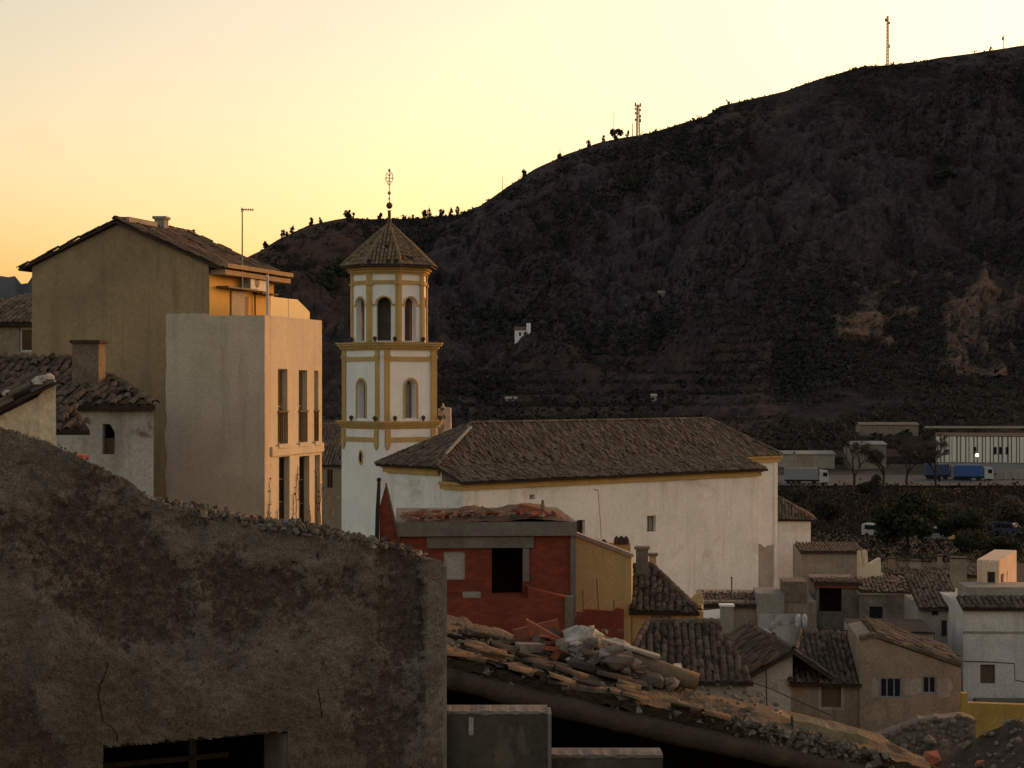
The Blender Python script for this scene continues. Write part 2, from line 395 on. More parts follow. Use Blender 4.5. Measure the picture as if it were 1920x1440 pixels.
# distant blue-dark mountain range far to the left
M_far = mat('far_mountain', (.045, .05, .065), (.03, .035, .05), .002, .02, .3, 5)
mb = MB(); n = 0
FS = [(-9000, 640), (-2500, 560), (-800, 530), (-200, 520), (0, 516), (25, 520), (45, 527), (60, 516), (120, 505), (300, 530), (600, 600), (1200, 760)]
pp = list(range(-9000, -800, 400))+list(range(-800, 1201, 12))
for dd, kf in ((4200, 0), (4800, .45), (5400, .8), (5800, 1.0), (6400, .7), (8000, -.2)):
    for px in pp:
        zt = (CY-tab(px, FS))/F*5800+25*noise.fractal(V((px*.03, dd*.004, 4)), 1, 2, 4)
        mb.v.append(((px-CX)/F*dd, dd, CZ-60+(zt+60)*kf))
nx = len(pp)
mb.f = [(j*nx+i, j*nx+i+1, (j+1)*nx+i+1, (j+1)*nx+i) for j in range(5) for i in range(nx-1)]; mb.r = [.5]*len(mb.f)
h = mb.build('mountain', M_far, smooth=True, origin=(-1500, 5500, CZ-60)); h['kind'] = 'structure'

# ------------------------------------------------------------------ vegetation helpers
def leaf_cloud(mb, c, rx, ry, rz, n, size, clumps=9, seed=0, sq=.75):
    r = random.Random(seed); c = V(c); cl = []
    for i in range(clumps):
        while True:
            p = V((r.uniform(-1, 1), r.uniform(-1, 1), r.uniform(-1, 1)))
            if .25 < p.length < .85: break
        cl.append((V((p.x*rx, p.y*ry, p.z*rz)), r.uniform(.28, .5), r.random()))
    vs = []; fs = []; rr = []
    for i in range(n):
        cc, cr, cv = cl[r.randrange(clumps)]
        a = V((r.gauss(0, 1), r.gauss(0, 1), r.gauss(0, 1))).normalized()*(r.random()**.4*cr)
        p = c+cc+V((a.x*rx, a.y*ry, a.z*rz))
        u = V((r.gauss(0, 1), r.gauss(0, 1), r.gauss(0, 1))).normalized(); w = u.orthogonal().normalized()
        s = size*r.uniform(.5, 1.2); o = len(vs)
        vs += [p+u*s, p+w*s*sq, p-u*s, p-w*s*sq]; fs.append((o, o+1, o+2, o+3))
        rr.append(max(0, min(1, .25+.45*cv+.35*r.random()+.25*a.z)))
    o = len(mb.v); mb.v += [tuple(p) for p in vs]; mb.f += [tuple(i+o for i in f) for f in fs]; mb.r += rr
def branches(mb, p, d, L, rad, depth, r, twigs, spread=.55):
    q = p+d*L; mid = p+d*L*.5+V((r.uniform(-1, 1), r.uniform(-1, 1), 0))*L*.06
    mb.tube([p, mid, q], [rad, rad*.8, rad*.6], 5 if depth > 1 else 3, False)
    if depth == 0: twigs.append(q); return
    for i in range(r.choice((3, 3, 4))):
        nd_ = (d+V((r.uniform(-1, 1), r.uniform(-1, 1), r.uniform(-.35, .7)))*spread*1.3).normalized()
        branches(mb, lerp(mid, q, r.uniform(.2, 1)), nd_, L*r.uniform(.55, .8), rad*.55, depth-1, r, twigs, spread)
def tree(name, base_, h, w, label, group=None, kind='leaf', leaves=900, seed=0, cat='tree', lsize=None, trunk=.3, mat_=None):
    b = V(base_); t = thing(name, b, label, cat, group); r = random.Random(seed)
    mt = MB(); tw = []
    if kind == 'bare':
        branches(mt, b-V((0, 0, .5)), V((0, 0, 1)), h*.34+.5, h*.028, 4, r, tw, .6)
        mt.build('trunk', M_bark, t)
        mc = MB()
        for q in tw:
            for k in range(22):
                d = V((r.gauss(0, 1), r.gauss(0, 1), r.gauss(.4, .8))).normalized()*h*r.uniform(.05, .11)
                s = d.orthogonal().normalized()*h*.0035; mc.cr = r.random()
                mc.poly([q+s, q+d, q-s])
        mc.build('crown', M_twig, t, kind='stuff')
    else:
        zc = h*(trunk+(1-trunk)/2)
        mt.tube([b-V((0, 0, .5)), b+V((w*.02, 0, h*trunk)), b+V((0, 0, h*.85))], [h*.035, h*.025, h*.006], 6)
        for i in range(6):
            a = r.uniform(0, 6.28); z = h*r.uniform(trunk*.8, .75)
            mt.tube([b+V((0, 0, z)), b+V((math.cos(a)*w*.33, math.sin(a)*w*.33, z+h*.12))], [h*.014, h*.004], 4)
        mt.build('trunk', M_bark, t)
        mc = MB(); leaf_cloud(mc, b+V((0, 0, zc)), w*.5, w*.5, h*(1-trunk)*.5, leaves, lsize or w*.05, 12, seed)
        if kind == 'pine':
            for i, p in enumerate(mc.v):
                f = (p[2]-b.z)/h; k = max(.12, 1.25-1.05*max(0, f-.15)); mc.v[i] = (b.x+(p[0]-b.x)*k, b.y+(p[1]-b.y)*k, p[2])
        mc.build('crown', mat_ or (M_pine if kind == 'pine' else M_leaf), t, kind='stuff')
    return t
ORD = ['first', 'second', 'third', 'fourth', 'fifth', 'sixth', 'seventh', 'eighth', 'ninth', 'tenth', 'eleventh', 'twelfth', 'thirteenth', 'fourteenth',
       'fifteenth', 'sixteenth', 'seventeenth', 'eighteenth', 'nineteenth', 'twentieth', 'twenty-first', 'twenty-second', 'twenty-third']
# scrub over the hill: nobody could count it
r = random.Random(5); mb = MB()
vs = []; fs = []; rr = []
cnt = 0
while cnt < 42000:
    px = r.uniform(430, 1990); u = r.uniform(.02, 1.0)**.8
    rd = 1080+150*min(1, max(0, (px-500)/1200)); d = 500+u*(rd-500); x = (px-CX)/F*d
    dn = noise.fractal(V((x*.012, d*.012, 4.4)), 1, 2, 4)
    z = hill(px, d)
    if r.random() > (.5+dn*1.0-.45*RK[0]+(.0 if px > 760 else -.25))*(.3 if px < 1450 and u < .38 else 1): continue
    cnt += 1
    s = r.uniform(.4, 1.15)*(1.8 if r.random() < .08 else 1); tone = max(0, min(1, .25+.5*r.random()-.5*dn))
    for k in range(6):
        p = V((x+r.gauss(0, .6)*s, d+r.gauss(0, .6)*s, z+abs(r.gauss(.55, .35))*s))
        a = V((r.gauss(0, 1), r.gauss(0, 1), r.gauss(0, 1))).normalized(); b = a.orthogonal().normalized()
        q = s*r.uniform(.35, .75); o = len(vs)
        vs += [p+a*q, p+b*q, p-a*q, p-b*q]; fs.append((o, o+1, o+2, o+3)); rr.append(max(0, min(1, tone+r.uniform(-.2, .2))))
mb.v = [tuple(p) for p in vs]; mb.f = fs; mb.r = rr
o = mb.build('scrub', M_scrub, origin=(200, 900, CZ), kind='stuff'); tag(o, 'dark low scrub covering the rocky hillside', 'scrub')
# pines along the crest
CREST = [(497, 12, 10), (531, 11, 8), (548, 10, 8), (583, 12, 9), (601, 7, 6), (652, 12, 12), (663, 8, 6), (713, 10, 9), (757, 5, 5), (774, 6, 5), (797, 12, 10), (805, 14, 7),
         (829, 13, 9), (846, 12, 8), (858, 13, 8), (983, 9, 9), (1048, 7, 8), (1104, 9, 8), (1132, 9, 7), (1155, 19, 19), (1176, 10, 8)]
for i, (px, hh, ww) in enumerate(CREST):
    rd = 1080+150*min(1, max(0, (px-500)/1200))-3; k = rd/F
    lab = 'large round dark pine on the hill crest beside the thin mast' if ww > 15 else 'small dark pine on the hill crest, %s from the left along the skyline' % ORD[i]
    tree('pine_tree', (( px-CX)*k, rd, hill(px, rd)-.6), (hh+7)*k, ww*k*1.25, lab, 'pines along the hill crest', 'leaf', 320, 50+i, lsize=ww*k*.17, trunk=.05, mat_=M_pine)
for i, (px, py, hh, ww, lab) in enumerate([
        (953, 668, 26, 20, 'dark lone tree just below the white hillside chapel'), (1134, 712, 30, 15, 'dark upright tree standing on the brown terraces'),
        (690, 450, 26, 22, 'dark pine high on the reddish slope left of the belfry roof'), (1180, 360, 34, 40, 'dark broad pine in the ravine below the lattice mast'),
        (870, 716, 16, 14, 'small dark tree on the lower terraces beside the belfry'), (1070, 690, 15, 15, 'small round tree in the middle of the terraces'),
        (640, 520, 48, 46, 'dark dense pine on the slope left of the belfry roof'), (615, 545, 44, 40, 'dark pine just above the glass terrace screen'),
        (1775, 345, 40, 50, 'broad dark tree high in the right-hand ravine'), (1250, 770, 20, 26, 'dark bushy tree at the foot of the terraces')]):
    d = hill_hit(px, py); k = d/F
    tree('hillside_tree', P(px, py, d)-V((0, 0, 1)), hh*k, ww*k, lab, None, 'leaf', 260, 90+i, lsize=ww*k*.09, trunk=.1, mat_=M_pine)
# orange rock faces
def outcrop(px, py, w, h, label, seed):
    """a rock face standing proud of the slope: follows the hill, stepped and cracked, ragged outline"""
    nu, nv_ = 60, 60; mb = MB(); k0 = hill_hit(px, py)/F; ed = []
    G_ = 12; hits = [[hill_hit(px+(a_/G_*2-1)*w*.62, py-(b_/G_*2-1)*h*.62) for a_ in range(G_+1)] for b_ in range(G_+1)]
    for j in range(nv_+1):
        for i in range(nu+1):
            u = i/nu*2-1; v = j/nv_*2-1; x_ = px+u*w*.62; y_ = py-v*h*.62
            fa, fb = i/nu*G_, j/nv_*G_; ia, ib = min(G_-1, int(fa)), min(G_-1, int(fb)); fa -= ia; fb -= ib
            d = lerp(lerp(hits[ib][ia], hits[ib][ia+1], fa), lerp(hits[ib+1][ia], hits[ib+1][ia+1], fa), fb)
            n1 = noise.fractal(V((u*1.6, v*1.6, seed)), .9, 2.1, 6); n2 = noise.noise(V((u*6, v*2.2, seed*2)))+.4*noise.noise(V((u*15, v*7, seed)))
            m_ = max(0, min(1, (1.0-math.hypot(u, v)*1.02+n1*.6)*1.7)); p = P(x_, y_, d)
            st = 1.6*math.floor(3*n2)/3
            p = p+V((0, -1, .25))*(m_*(4.5+5.0*n1+1.6*st)-1.2)
            mb.v.append(tuple(p)); ed.append(max(0, min(1, m_*1.1*(.5+n1*1.1))))
    mb.f = [(j*(nu+1)+i, j*(nu+1)+i+1, (j+1)*(nu+1)+i+1, (j+1)*(nu+1)+i) for j in range(nv_) for i in range(nu)]; mb.r = [.5]*len(mb.f)
    return tag(mb.build('rock_outcrop', M_rock, smooth=False, attrs={'ed': ed}), label, 'rock')
def rockmat():
    m, nt, b, co = base('orange_rock', .95, .1)
    a = nd(nt, 'ShaderNodeAttribute'); a.attribute_name = 'ed'
    mp_ = nd(nt, 'ShaderNodeMapping'); mp_.inputs['Scale'].default_value = (1, 1, .4); nt.links.new(co, mp_.inputs[0]); n1 = noi(nt, mp_.outputs[0], .14, 9, .76, .8); n2 = noi(nt, mp_.outputs[0], .6, 6, .75); n3 = noi(nt, co, .05, 6, .65)
    o_ = mixc(nt, ramp(nt, n2, .35, .65), (.13, .08, .055), (.24, .155, .105))
    o_ = mixc(nt, ramp(nt, n1, .48, .6), o_, (.035, .031, .029))
    o_ = mixc(nt, ramp(nt, n3, .5, .62), o_, (.04, .035, .033))
    g_ = mixc(nt, ramp(nt, n2, .45, .62), (.024, .019, .02), (.055, .046, .046))
    nt.links.new(mixc(nt, a.outputs['Fac'], g_, o_), b.inputs['Base Color']); bump(nt, b, n2, 1., 1.5)
    return m
M_rock = rockmat()
outcrop(1650, 594, 165, 135, 'broken orange rock face low on the right hillside', 1.0)
outcrop(1838, 590, 135, 190, 'tall rounded rock bluff with orange foot at the right', 2.7)

# ------------------------------------------------------------------ roofs, windows
def inside(p, poly):
    c = False; n = len(poly); x, y = p
    for i in range(n):
        (x1, y1), (x2, y2) = poly[i], poly[i-1]
        if (y1 > y) != (y2 > y) and x < (x2-x1)*(y-y1)/(y2-y1)+x1: c = not c
    return c
def tile_mesh(w=.105, L=.46, n=5, th=.018):
    mb = MB(); vs = []
    for (s, e, rr_) in ((0, 0, w), (L, 0, w*.8)):
        for i in range(n+1):
            a = math.pi*i/n; vs.append((-rr_*math.cos(a), s, rr_*math.sin(a)*.62))
    for i in range(n+1):
        a = math.pi*i/n; q = w-th; vs.append((-q*math.cos(a), .0, q*math.sin(a)*.62-.002))
    m = n+1
    mb.add(vs, [(i, i+1, m+i+1, m+i) for i in range(n)]+[(i+1, i, 2*m+i, 2*m+i+1) for i in range(n)])
    me = bpy.data.meshes.new('tile'); me.from_pydata(mb.v, [], mb.f); me.polygons.foreach_set('use_smooth', [True]*len(me.polygons))
    return me
TILE = tile_mesh(); TILE.materials.append(M_tileo)
def tiled_roof(parent, poly, eave, individual=0, sp=.235, L=.40, mt=None, name='roof', jit=1.0, thick=.14, seed=1, near=None, w=.105, caps=()):
    """poly: planar 3-D polygon; eave: horizontal direction along the eave. Deck + barrel tiles."""
    poly = [V(p) for p in poly]; e = V(eave).normalized()
    nrm = V((0, 0, 0))
    for i in range(len(poly)): nrm += (poly[i]-poly[0]).cross(poly[(i+1) % len(poly)]-poly[0])
    nrm.normalize(); nrm = nrm if nrm.z > 0 else -nrm
    e = (e-nrm*e.dot(nrm)).normalized(); up = nrm.cross(e).normalized()
    if up.z < 0: up = -up
    o = poly[0]
    flat = [((p-o).dot(e), (p-o).dot(up)) for p in poly]
    mb = MB(); mb.prism(poly, -nrm*thick); deck = mb.build(name, M_deck, parent)
    r = random.Random(seed); x0 = min(p[0] for p in flat); x1 = max(p[0] for p in flat); y0 = min(p[1] for p in flat); y1 = max(p[1] for p in flat)
    cells = []; i = 0; x = x0+sp*.5
    while x < x1:
        y = y0-.06; j = 0
        while y < y1:
            if inside((x, y+L*.45), flat):
                cells.append((x+r.gauss(0, .012)*jit, y+r.gauss(0, .02)*jit, r.gauss(0, .035)*jit, max(0, r.gauss(.02, .016))*jit, r.random()))
            y += L; j += 1
        x += sp; i += 1
    def pos(c): return o+e*c[0]+up*c[1]+nrm*(.012+c[3])
    ind = []
    if individual:
        key = near or (lambda p: (p-V((0, 0, CZ))).length)
        order = sorted(cells, key=lambda c: key(pos(c))); ind = order[:individual]; cells = order[individual:]
    from mathutils import Matrix
    org = ORG[parent.name]
    for c in ind:
        t = bpy.data.objects.new('tile', TILE); COL.objects.link(t); t.parent = deck
        d = (up+e*c[2]+nrm*.05).normalized(); x_ = d.cross(nrm).normalized(); n_ = x_.cross(d)
        mt4 = Matrix((x_, d, n_)).transposed().to_4x4(); mt4.translation = pos(c)-org; t.matrix_local = mt4
        s = w/.105; t.scale = (s, L/.40, s)
    if cells:
        tb = MB(); n = 4
        for c in cells:
            p = pos(c); d = (up+e*c[2]+nrm*.05).normalized(); x_ = d.cross(nrm).normalized(); n_ = x_.cross(d)
            vs = []
            for (s, rr_, lift) in ((0, w, 0), (L*1.12, w*.82, 0)):
                for i in range(n+1):
                    a = math.pi*i/n; vs.append(p+d*s-x_*(rr_*math.cos(a))+n_*(rr_*.66*math.sin(a)))
            vs += [p-x_*w+n_*(-.03), p+x_*w+n_*(-.03)]
            tb.cr = c[4]; m = n+1
            tb.add(vs, [(i, i+1, m+i+1, m+i) for i in range(n)])
        tb.build('tiles', mt or M_tile, deck, smooth=True, kind='stuff')
    for a, b in caps:
        a, b = V(a), V(b); Ld = (b-a).length; k = max(1, int(Ld/.42)); cb = MB(); d = (b-a)/k; dn = d.normalized()
        sd = dn.cross(V((0, 0, 1))).normalized(); un = sd.cross(dn)
        for i in range(k):
            p = a+d*i+un*.02; cb.cr = r.random(); vs = []
            for s, rr_ in ((0, w*1.25), (1.1, w*1.05)):
                for q in range(5):
                    an = math.pi*q/4; vs.append(p+d*s-sd*(rr_*math.cos(an))+un*(rr_*.9*math.sin(an)+.03))
            cb.add(vs, [(q, q+1, 6+q, 5+q) for q in range(4)])
        cb.build('ridge_tiles', mt or M_tile, deck, smooth=True, kind='stuff')
    return deck
def window(parent, pl, r, set_=.2, mat_=None, pane=None, bars=1, cross=0, bw=.05, label=None):
    t0, z0, t1, z1 = r; mb = MB(); mat_ = mat_ or M_frame
    for a in ((t0, z0, t0+bw, z1), (t1-bw, z0, t1, z1), (t0+bw, z0, t1-bw, z0+bw), (t0+bw, z1-bw, t1-bw, z1)): pbox(mb, pl, *a, -set_, -set_+.05)
    for i in range(bars):
        tc = lerp(t0, t1, (i+1)/(bars+1)); pbox(mb, pl, tc-bw*.5, z0+bw, tc+bw*.5, z1-bw, -set_+.003, -set_+.045)
    for i in range(cross):
        zc = lerp(z0, z1, (i+1)/(cross+1)); pbox(mb, pl, t0+bw, zc-bw*.4, t1-bw, zc+bw*.4, -set_+.005, -set_+.04)
    w_ = mb.build('window', mat_, parent)
    if label: w_['label'] = label
    mb = MB(); pbox(mb, pl, t0+bw*.5, z0+bw*.5, t1-bw*.5, z1-bw*.5, -set_+.01, -set_+.02); mb.build('pane', pane or M_glass, w_)
    return w_
def shutter(parent, pl, r, set_=.15, mat_=None, slats=12, name='shutter'):
    t0, z0, t1, z1 = r; mb = MB(); pbox(mb, pl, t0, z0, t1, z1, -set_-.03, -set_); s = mb.build(name, mat_ or M_shut, parent)
    mb = MB()
    for i in range(slats):
        za = lerp(z0, z1, (i+.15)/slats); zb = lerp(z0, z1, (i+.8)/slats); pbox(mb, pl, t0+.02, za, t1-.02, zb, -set_+.002, -set_+.014)
    mb.build('slats', mat_ or M_shut, s, kind='stuff'); return s
def chimney(parent, c, w, d, h, mt, cap=None, name='chimney', az=95, pot=False):
    a = R(az); u = V((math.sin(a), math.cos(a), 0)); n = V((-u.y, u.x, 0)); c = V(c)
    mb = MB(); mb.box(c-u*w/2-n*d/2-V((0, 0, 1.0)), u*w, n*d, V((0, 0, h+1.0)))
    ch = mb.build(name, mt, parent)
    mb = MB(); mb.box(c-u*(w/2+.06)-n*(d/2+.06)+V((0, 0, h)), u*(w+.12), n*(d+.12), V((0, 0, .09)))
    if pot:
        for s in (-1, 1): mb.box(c+u*(s*w*.3-.05)-n*d*.4+V((0, 0, h+.09)), u*.1, n*d*.8, V((0, 0, .2)))
        mb.box(c-u*(w/2+.04)-n*(d/2+.04)+V((0, 0, h+.29)), u*(w+.08), n*(d+.08), V((0, 0, .06)))
    mb.build('chimney_cap', cap or mt, ch); return ch
def chunk(c, s, mt, name, label, cat, group, seed, fl=.6, boxy=False):
    r = random.Random(seed); mb = MB(); mb.cr = r.random(); c = V(c)
    ax = V((r.gauss(0, 1), r.gauss(0, 1), r.gauss(0, .35))).normalized(); bx = ax.cross(V((0, 0, 1))).normalized(); cx = bx.cross(ax)
    if boxy:
        a, b, h_ = s*r.uniform(.8, 1.3), s*r.uniform(.35, .7), s*r.uniform(.15, .35)
        mb.box(c-ax*a/2-bx*b/2, ax*a, bx*b, cx*h_)
        mb.v = [tuple(V(p)+V((r.gauss(0, .03), r.gauss(0, .03), r.gauss(0, .03)))*s) for p in mb.v]
    else:
        ph = (1+5**.5)/2; ico = [(-1, ph, 0), (1, ph, 0), (-1, -ph, 0), (1, -ph, 0), (0, -1, ph), (0, 1, ph), (0, -1, -ph), (0, 1, -ph), (ph, 0, -1), (ph, 0, 1), (-ph, 0, -1), (-ph, 0, 1)]
        fs = [(0, 11, 5), (0, 5, 1), (0, 1, 7), (0, 7, 10), (0, 10, 11), (1, 5, 9), (5, 11, 4), (11, 10, 2), (10, 7, 6), (7, 1, 8), (3, 9, 4), (3, 4, 2), (3, 2, 6), (3, 6, 8), (3, 8, 9), (4, 9, 5), (2, 4, 11), (6, 2, 10), (8, 6, 7), (9, 8, 1)]
        vs = []
        for p in ico:
            k = s*.27*r.uniform(.75, 1.25); vs.append(c+ax*p[0]*k*1.25+bx*p[1]*k*.9+cx*p[2]*k*fl)
        mb.add(vs, fs)
    return tag(mb.build(name, mt), label, cat, group)

# ------------------------------------------------------------------ church
NV = Pl(868, 105, 50); NE = Pl(868, 105, 140)       # long wall; end wall (u runs out of the corner, t negative going back)
def nv(t, w, z): return NV.o+NV.u*t-NV.n*w+V((0, 0, CZ+z))
zE, zM, zR, LN, LM, WM = -5.72, -4.95, -2.45, 25.2, 29.0, 7.5
ch = thing('church_nave', nv(12, 4, -16), 'long white church nave with ochre cornice and brown tiled hip roof', 'church')
def zt(z): return z+CZ
holes = [rpts(NV.rect(993, 927, 1003, 936)), rpts(NV.rect(1081, 975, 1097, 1005)), rpts(NV.rect(1213, 967, 1230, 997))]
mb = MB(); shell(mb, NV, [(0, zt(-20)), (LN, zt(-20)), (LN, zt(zE+.0)), (0, zt(zE+.0))], holes, 2.3, .45)
mb.build('aisle_wall', M_white, ch)
pb = NV.back(2.0)
mb = MB()
A = [(0, 2), (LM, 2), (LM, WM), (0, WM)]
mb.prism([nv(t+.003, w, -20) for t, w in A], V((0, 0, 20+zM)))
mb.build('wall', M_white, ch)
# lit corner strip at the far right and a bare render patch
mb = MB(); pbox(mb, pb, LM-.02, zt(-20), LM+.30, zt(zM-.1), -.5, .06); mb.build('corner_pilaster', M_white, ch)
mb = MB(); mb.prism([pb.w(LN+.45, zt(-20), .0)]+[pb.w(LM-.12, zt(-20), .0)]+[pb.w(lerp(LM-.12, LN+.45, i/12), zt(-11.1+.5*noise.noise(V((i*.5, 3, 1)))+.9*math.exp(-((i-9)/2.0)**2)), .0) for i in range(13)], pb.n*.03); mb.build('bare_render_patch', mat('bare_render', (.40, .37, .33), (.30, .275, .245), .8, 9, .5, .03, .4, (.2, .17, .14)), ch)
mb = MB()
pbox(mb, NV, -.16, zt(zE-.42), LN+.16, zt(zE-.16), -2.0, .16); pbox(mb, NV, -.28, zt(zE-.16), LN+.28, zt(zE+.02), -2.0, .28)
mb.build('cornice', M_ochre, ch)
mb = MB()
for (dz0, dz1, o_) in ((-.42, -.14, .18), (-.14, .02, .3)):
    mb.prism([nv(t, w, zM+dz0) for t, w in ((-o_, 2.15), (LM+o_, 2-o_) if 0 else (-o_+.01, 2.15), (LN+.4, 2.15), (LN+.4, 2-o_), (LM+.3+o_, 2-o_), (LM+.3+o_, WM+o_), (-o_, WM+o_))], V((0, 0, dz1-dz0)))
mb.build('cornice', M_ochre, ch)
# roof planes
ov = .5
RL, RRr = nv(4.9, 5.4, zR), nv(26, 5.4, zR)
f0, f1 = nv(-ov, 1.9, zM+.06), nv(LM+ov, 1.7, zM+.06)
b0, b1 = nv(-ov, WM+.5, zM+.06), nv(LM+ov, WM+.5, zM+.06)
tiled_roof(ch, [f0, f1, RRr, RL], NV.u, 0, caps=[(f0, RL), (f1, RRr), (RL, RRr)], seed=3, jit=1.6)
tiled_roof(ch, [b0, b1, RRr, RL], NV.u, 0, seed=4)
tiled_roof(ch, [f0, RL, b0], NV.n, 0, seed=5, caps=[(b0, RL)], jit=1.6)
tiled_roof(ch, [f1, RRr, b1], NV.n, 0, seed=6)
tiled_roof(ch, [nv(-ov, -.5, zE+.04), nv(LN+.45, -.5, zE+.04), nv(LN+.45, 2.05, zM+.13), nv(-ov, 2.05, zM+.13)], NV.u, 0, seed=7, jit=1.6, name='aisle_roof')
for h_ in holes[1:]:
    r_ = (h_[0][0], h_[0][1], h_[1][0], h_[2][1]); window(ch, NV, r_, .3, M_shut, M_glass if h_ is holes[1] else M_shutg, 1, 0, .05)
mb = MB(); r_ = NV.rect(1434, 883, 1443, 893)
tc, zc = (r_[0]+r_[2])/2, (r_[1]+r_[3])/2
mb.prism([pb.w(tc+.14*math.cos(a), zc+.18*math.sin(a), .012) for a in [i*math.pi/4 for i in range(8)]], pb.n*.01); mb.build('vent', M_black, ch)
mb = MB(); mb.prism([nv(4.3, 4.75, -2.68), nv(4.46, 4.7, -2.68), nv(.86, 2.62, -4.2), nv(.72, 2.68, -4.2)], V((0, 0, .1))); mb.build('mortar_ridge', M_concl, ch)
# sacristy
def simple_house(name, label, cat, pl, x0, ytop, x1, ybot, depth, mt, roof=None, holes=(), group=None, low=3.0):
    a = pl.q(x0, ytop); b = pl.q(x1, ytop); zb = min(pl.q(x0, ybot)[1], gz(0, pl.o.y)-low)
    root = thing(name, pl.w((a[0]+b[0])/2, zb), label, cat, group)
    mb = MB(); shell(mb, pl, [(a[0], zb), (b[0], zb), (b[0], (a[1]+b[1])/2), (a[0], (a[1]+b[1])/2)], [rpts(pl.rect(*h_)) for h_ in holes], depth)
    mb.build('wall', mt, root); return root, a[0], b[0], (a[1]+b[1])/2
pl = Pl(1455, 136, 96)
hs, ta, tb, zz = simple_house('sacristy', 'small white house with brown hip roof behind the church corner', 'house', pl, 1440, 974, 1520, 1130, 5, M_white)
e = .35
q0, q1, q2, q3 = pl.w(ta-e, zz, e), pl.w(tb+e, zz, e), pl.w(tb+e, zz, -5-e), pl.w(ta-e, zz, -5-e)
rA, rB = pl.w(ta-.3, zz+1.65, -2.5), pl.w(ta+.6, zz+1.65, -2.5)
for pg, ed in (([q0, q1, rB, rA], pl.u), ([q1, q2, rB], pl.n), ([q3, q2, rB, rA], pl.u)): tiled_roof(hs, pg, ed, 0)

M_core = mat('belfry_shade_core', (.10, .085, .08), (.07, .06, .056), 1, 9, .6, .03)  # dark colour stands in for the shade inside the belfry
M_core2 = mat('niche_plaster', (.42, .39, .35), (.33, .30, .27), 1, 9, .4, .02)
# ------------------------------------------------------------------ bell tower
D_T = 119.5; TC = P(730, 720, D_T); e1, n1_ = NV.u, NV.n
def ty(y): return CZ+(CY-y)/F*(D_T-1.2)
tw = thing('bell_tower', V((TC.x, TC.y, CZ-19)), 'white and ochre two-stage bell tower with octagonal belfry and tiled pyramid roof', 'tower')
def sq(h, c):      # chamfered square in (along nave, towards n)
    return [(-h+c, -h), (h-c, -h), (h, -h+c), (h, h-c), (h-c, h), (-h+c, h), (-h, h-c), (-h, -h+c)]
def tpt(a, b, z): return V((TC.x, TC.y, 0))+e1*a+n1_*b+V((0, 0, z))
def ring(mb, ptsf, z0, z1):
    mb.prism([tpt(a, b, z0) for a, b in ptsf], V((0, 0, z1-z0)))
H2, C2 = 2.28, .22
class TP(Pl):
    def __init__(s, a, b, u, n): s.o = V((TC.x, TC.y, 0))+e1*a+n1_*b; s.u = u; s.n = n
FACES = [TP(0, H2, e1, n1_), TP(-H2, 0, n1_, -e1), TP(0, -H2, -e1, -n1_), TP(H2, 0, -n1_, e1)]
# shaft
mb = MB(); ring(mb, sq(H2+.06, C2), CZ-19, ty(803)); mb.build('shaft', M_tower, tw)
zl0, zl1 = ty(790), ty(654)
mb = MB()
for fp in FACES:
    slab(mb, fp, [(-H2+C2, zl0), (H2-C2, zl0), (H2-C2, zl1), (-H2+C2, zl1)], [arch(.05, .46, ty(784), ty(725))], .55)
    c0 = fp.w(H2-C2, zl0, 0); nxt = (fp.u*C2-fp.n*C2)
    mb.prism([c0, c0+nxt, c0+nxt-fp.u*.2-fp.n*.35, c0-fp.u*.35-fp.n*.2], V((0, 0, zl1-zl0)))
mb.build('lower_stage_wall', M_tower, tw)
def pil(fp, hw, off, w, z0, z1, name='pilaster', pr=.09):
    for s in (-1, 1):
        t = s*(hw-w/2-.01)
        mb = MB(); pbox(mb, fp, t-w/2, z0, t+w/2, z1, .0, pr)
        pbox(mb, fp, t-w/2-.05, z1-.55, t+w/2+.05, z1-.42, 0, pr+.05); pbox(mb, fp, t-w/2-.03, z1-.66, t+w/2+.03, z1-.55, 0, pr+.03)
        mb.build(name, M_ochre, tw)
for fp in FACES[:2]+FACES[3:]:
    pil(fp, H2-C2+.02, 0, .40, zl0, zl1)
    mb = MB(); pbox(mb, fp, -H2+.62, ty(677), H2-.62, ty(669), 0, .085); mb.build('string_course', M_ochre, tw)
    mb = MB(); hw = .46; z0 = ty(784); zs = ty(725); k = 10
    for (ra, rb, pr) in ((hw, hw+.13, .05),):
        outer = arch(.05, rb, z0, zs, k); inner = arch(.05, ra, z0, zs, k)
        n = len(outer); A_ = [fp.w(t, z, pr) for t, z in outer]; B_ = [fp.w(t, z, pr) for t, z in inner]; A2 = [fp.w(t, z, 0) for t, z in outer]; B2 = [fp.w(t, z, 0) for t, z in inner]
        mb.add(A_+B_+A2+B2, [f for i in range(1, n-1) for f in ((i, i+1, n+i+1, n+i), (i, i+1, 2*n+i+1, 2*n+i), (n+i, n+i+1, 3*n+i+1, 3*n+i))]+[(n-1, 0, n, 2*n-1), (n-1, 0, 2*n, 3*n-1)])
    mb.build('arch_surround', M_ochre, tw)
# cornices
def cornice(zt_, steps, shape, name='cornice', mt=M_ochre):
    mb = MB(); z = zt_
    for (hh, oo) in steps:
        ring(mb, shape(oo), z-hh, z-.004); z -= hh
    return mb.build(name, mt, tw)
cornice(ty(789), ((.10, .42), (.14, .34), (.16, .22), (.1, .12)), lambda o_: sq(H2+o_, C2+o_*.4))
cornice(ty(642), ((.10, .42), (.14, .34), (.16, .22), (.1, .12)), lambda o_: sq(H2+o_, C2+o_*.4))
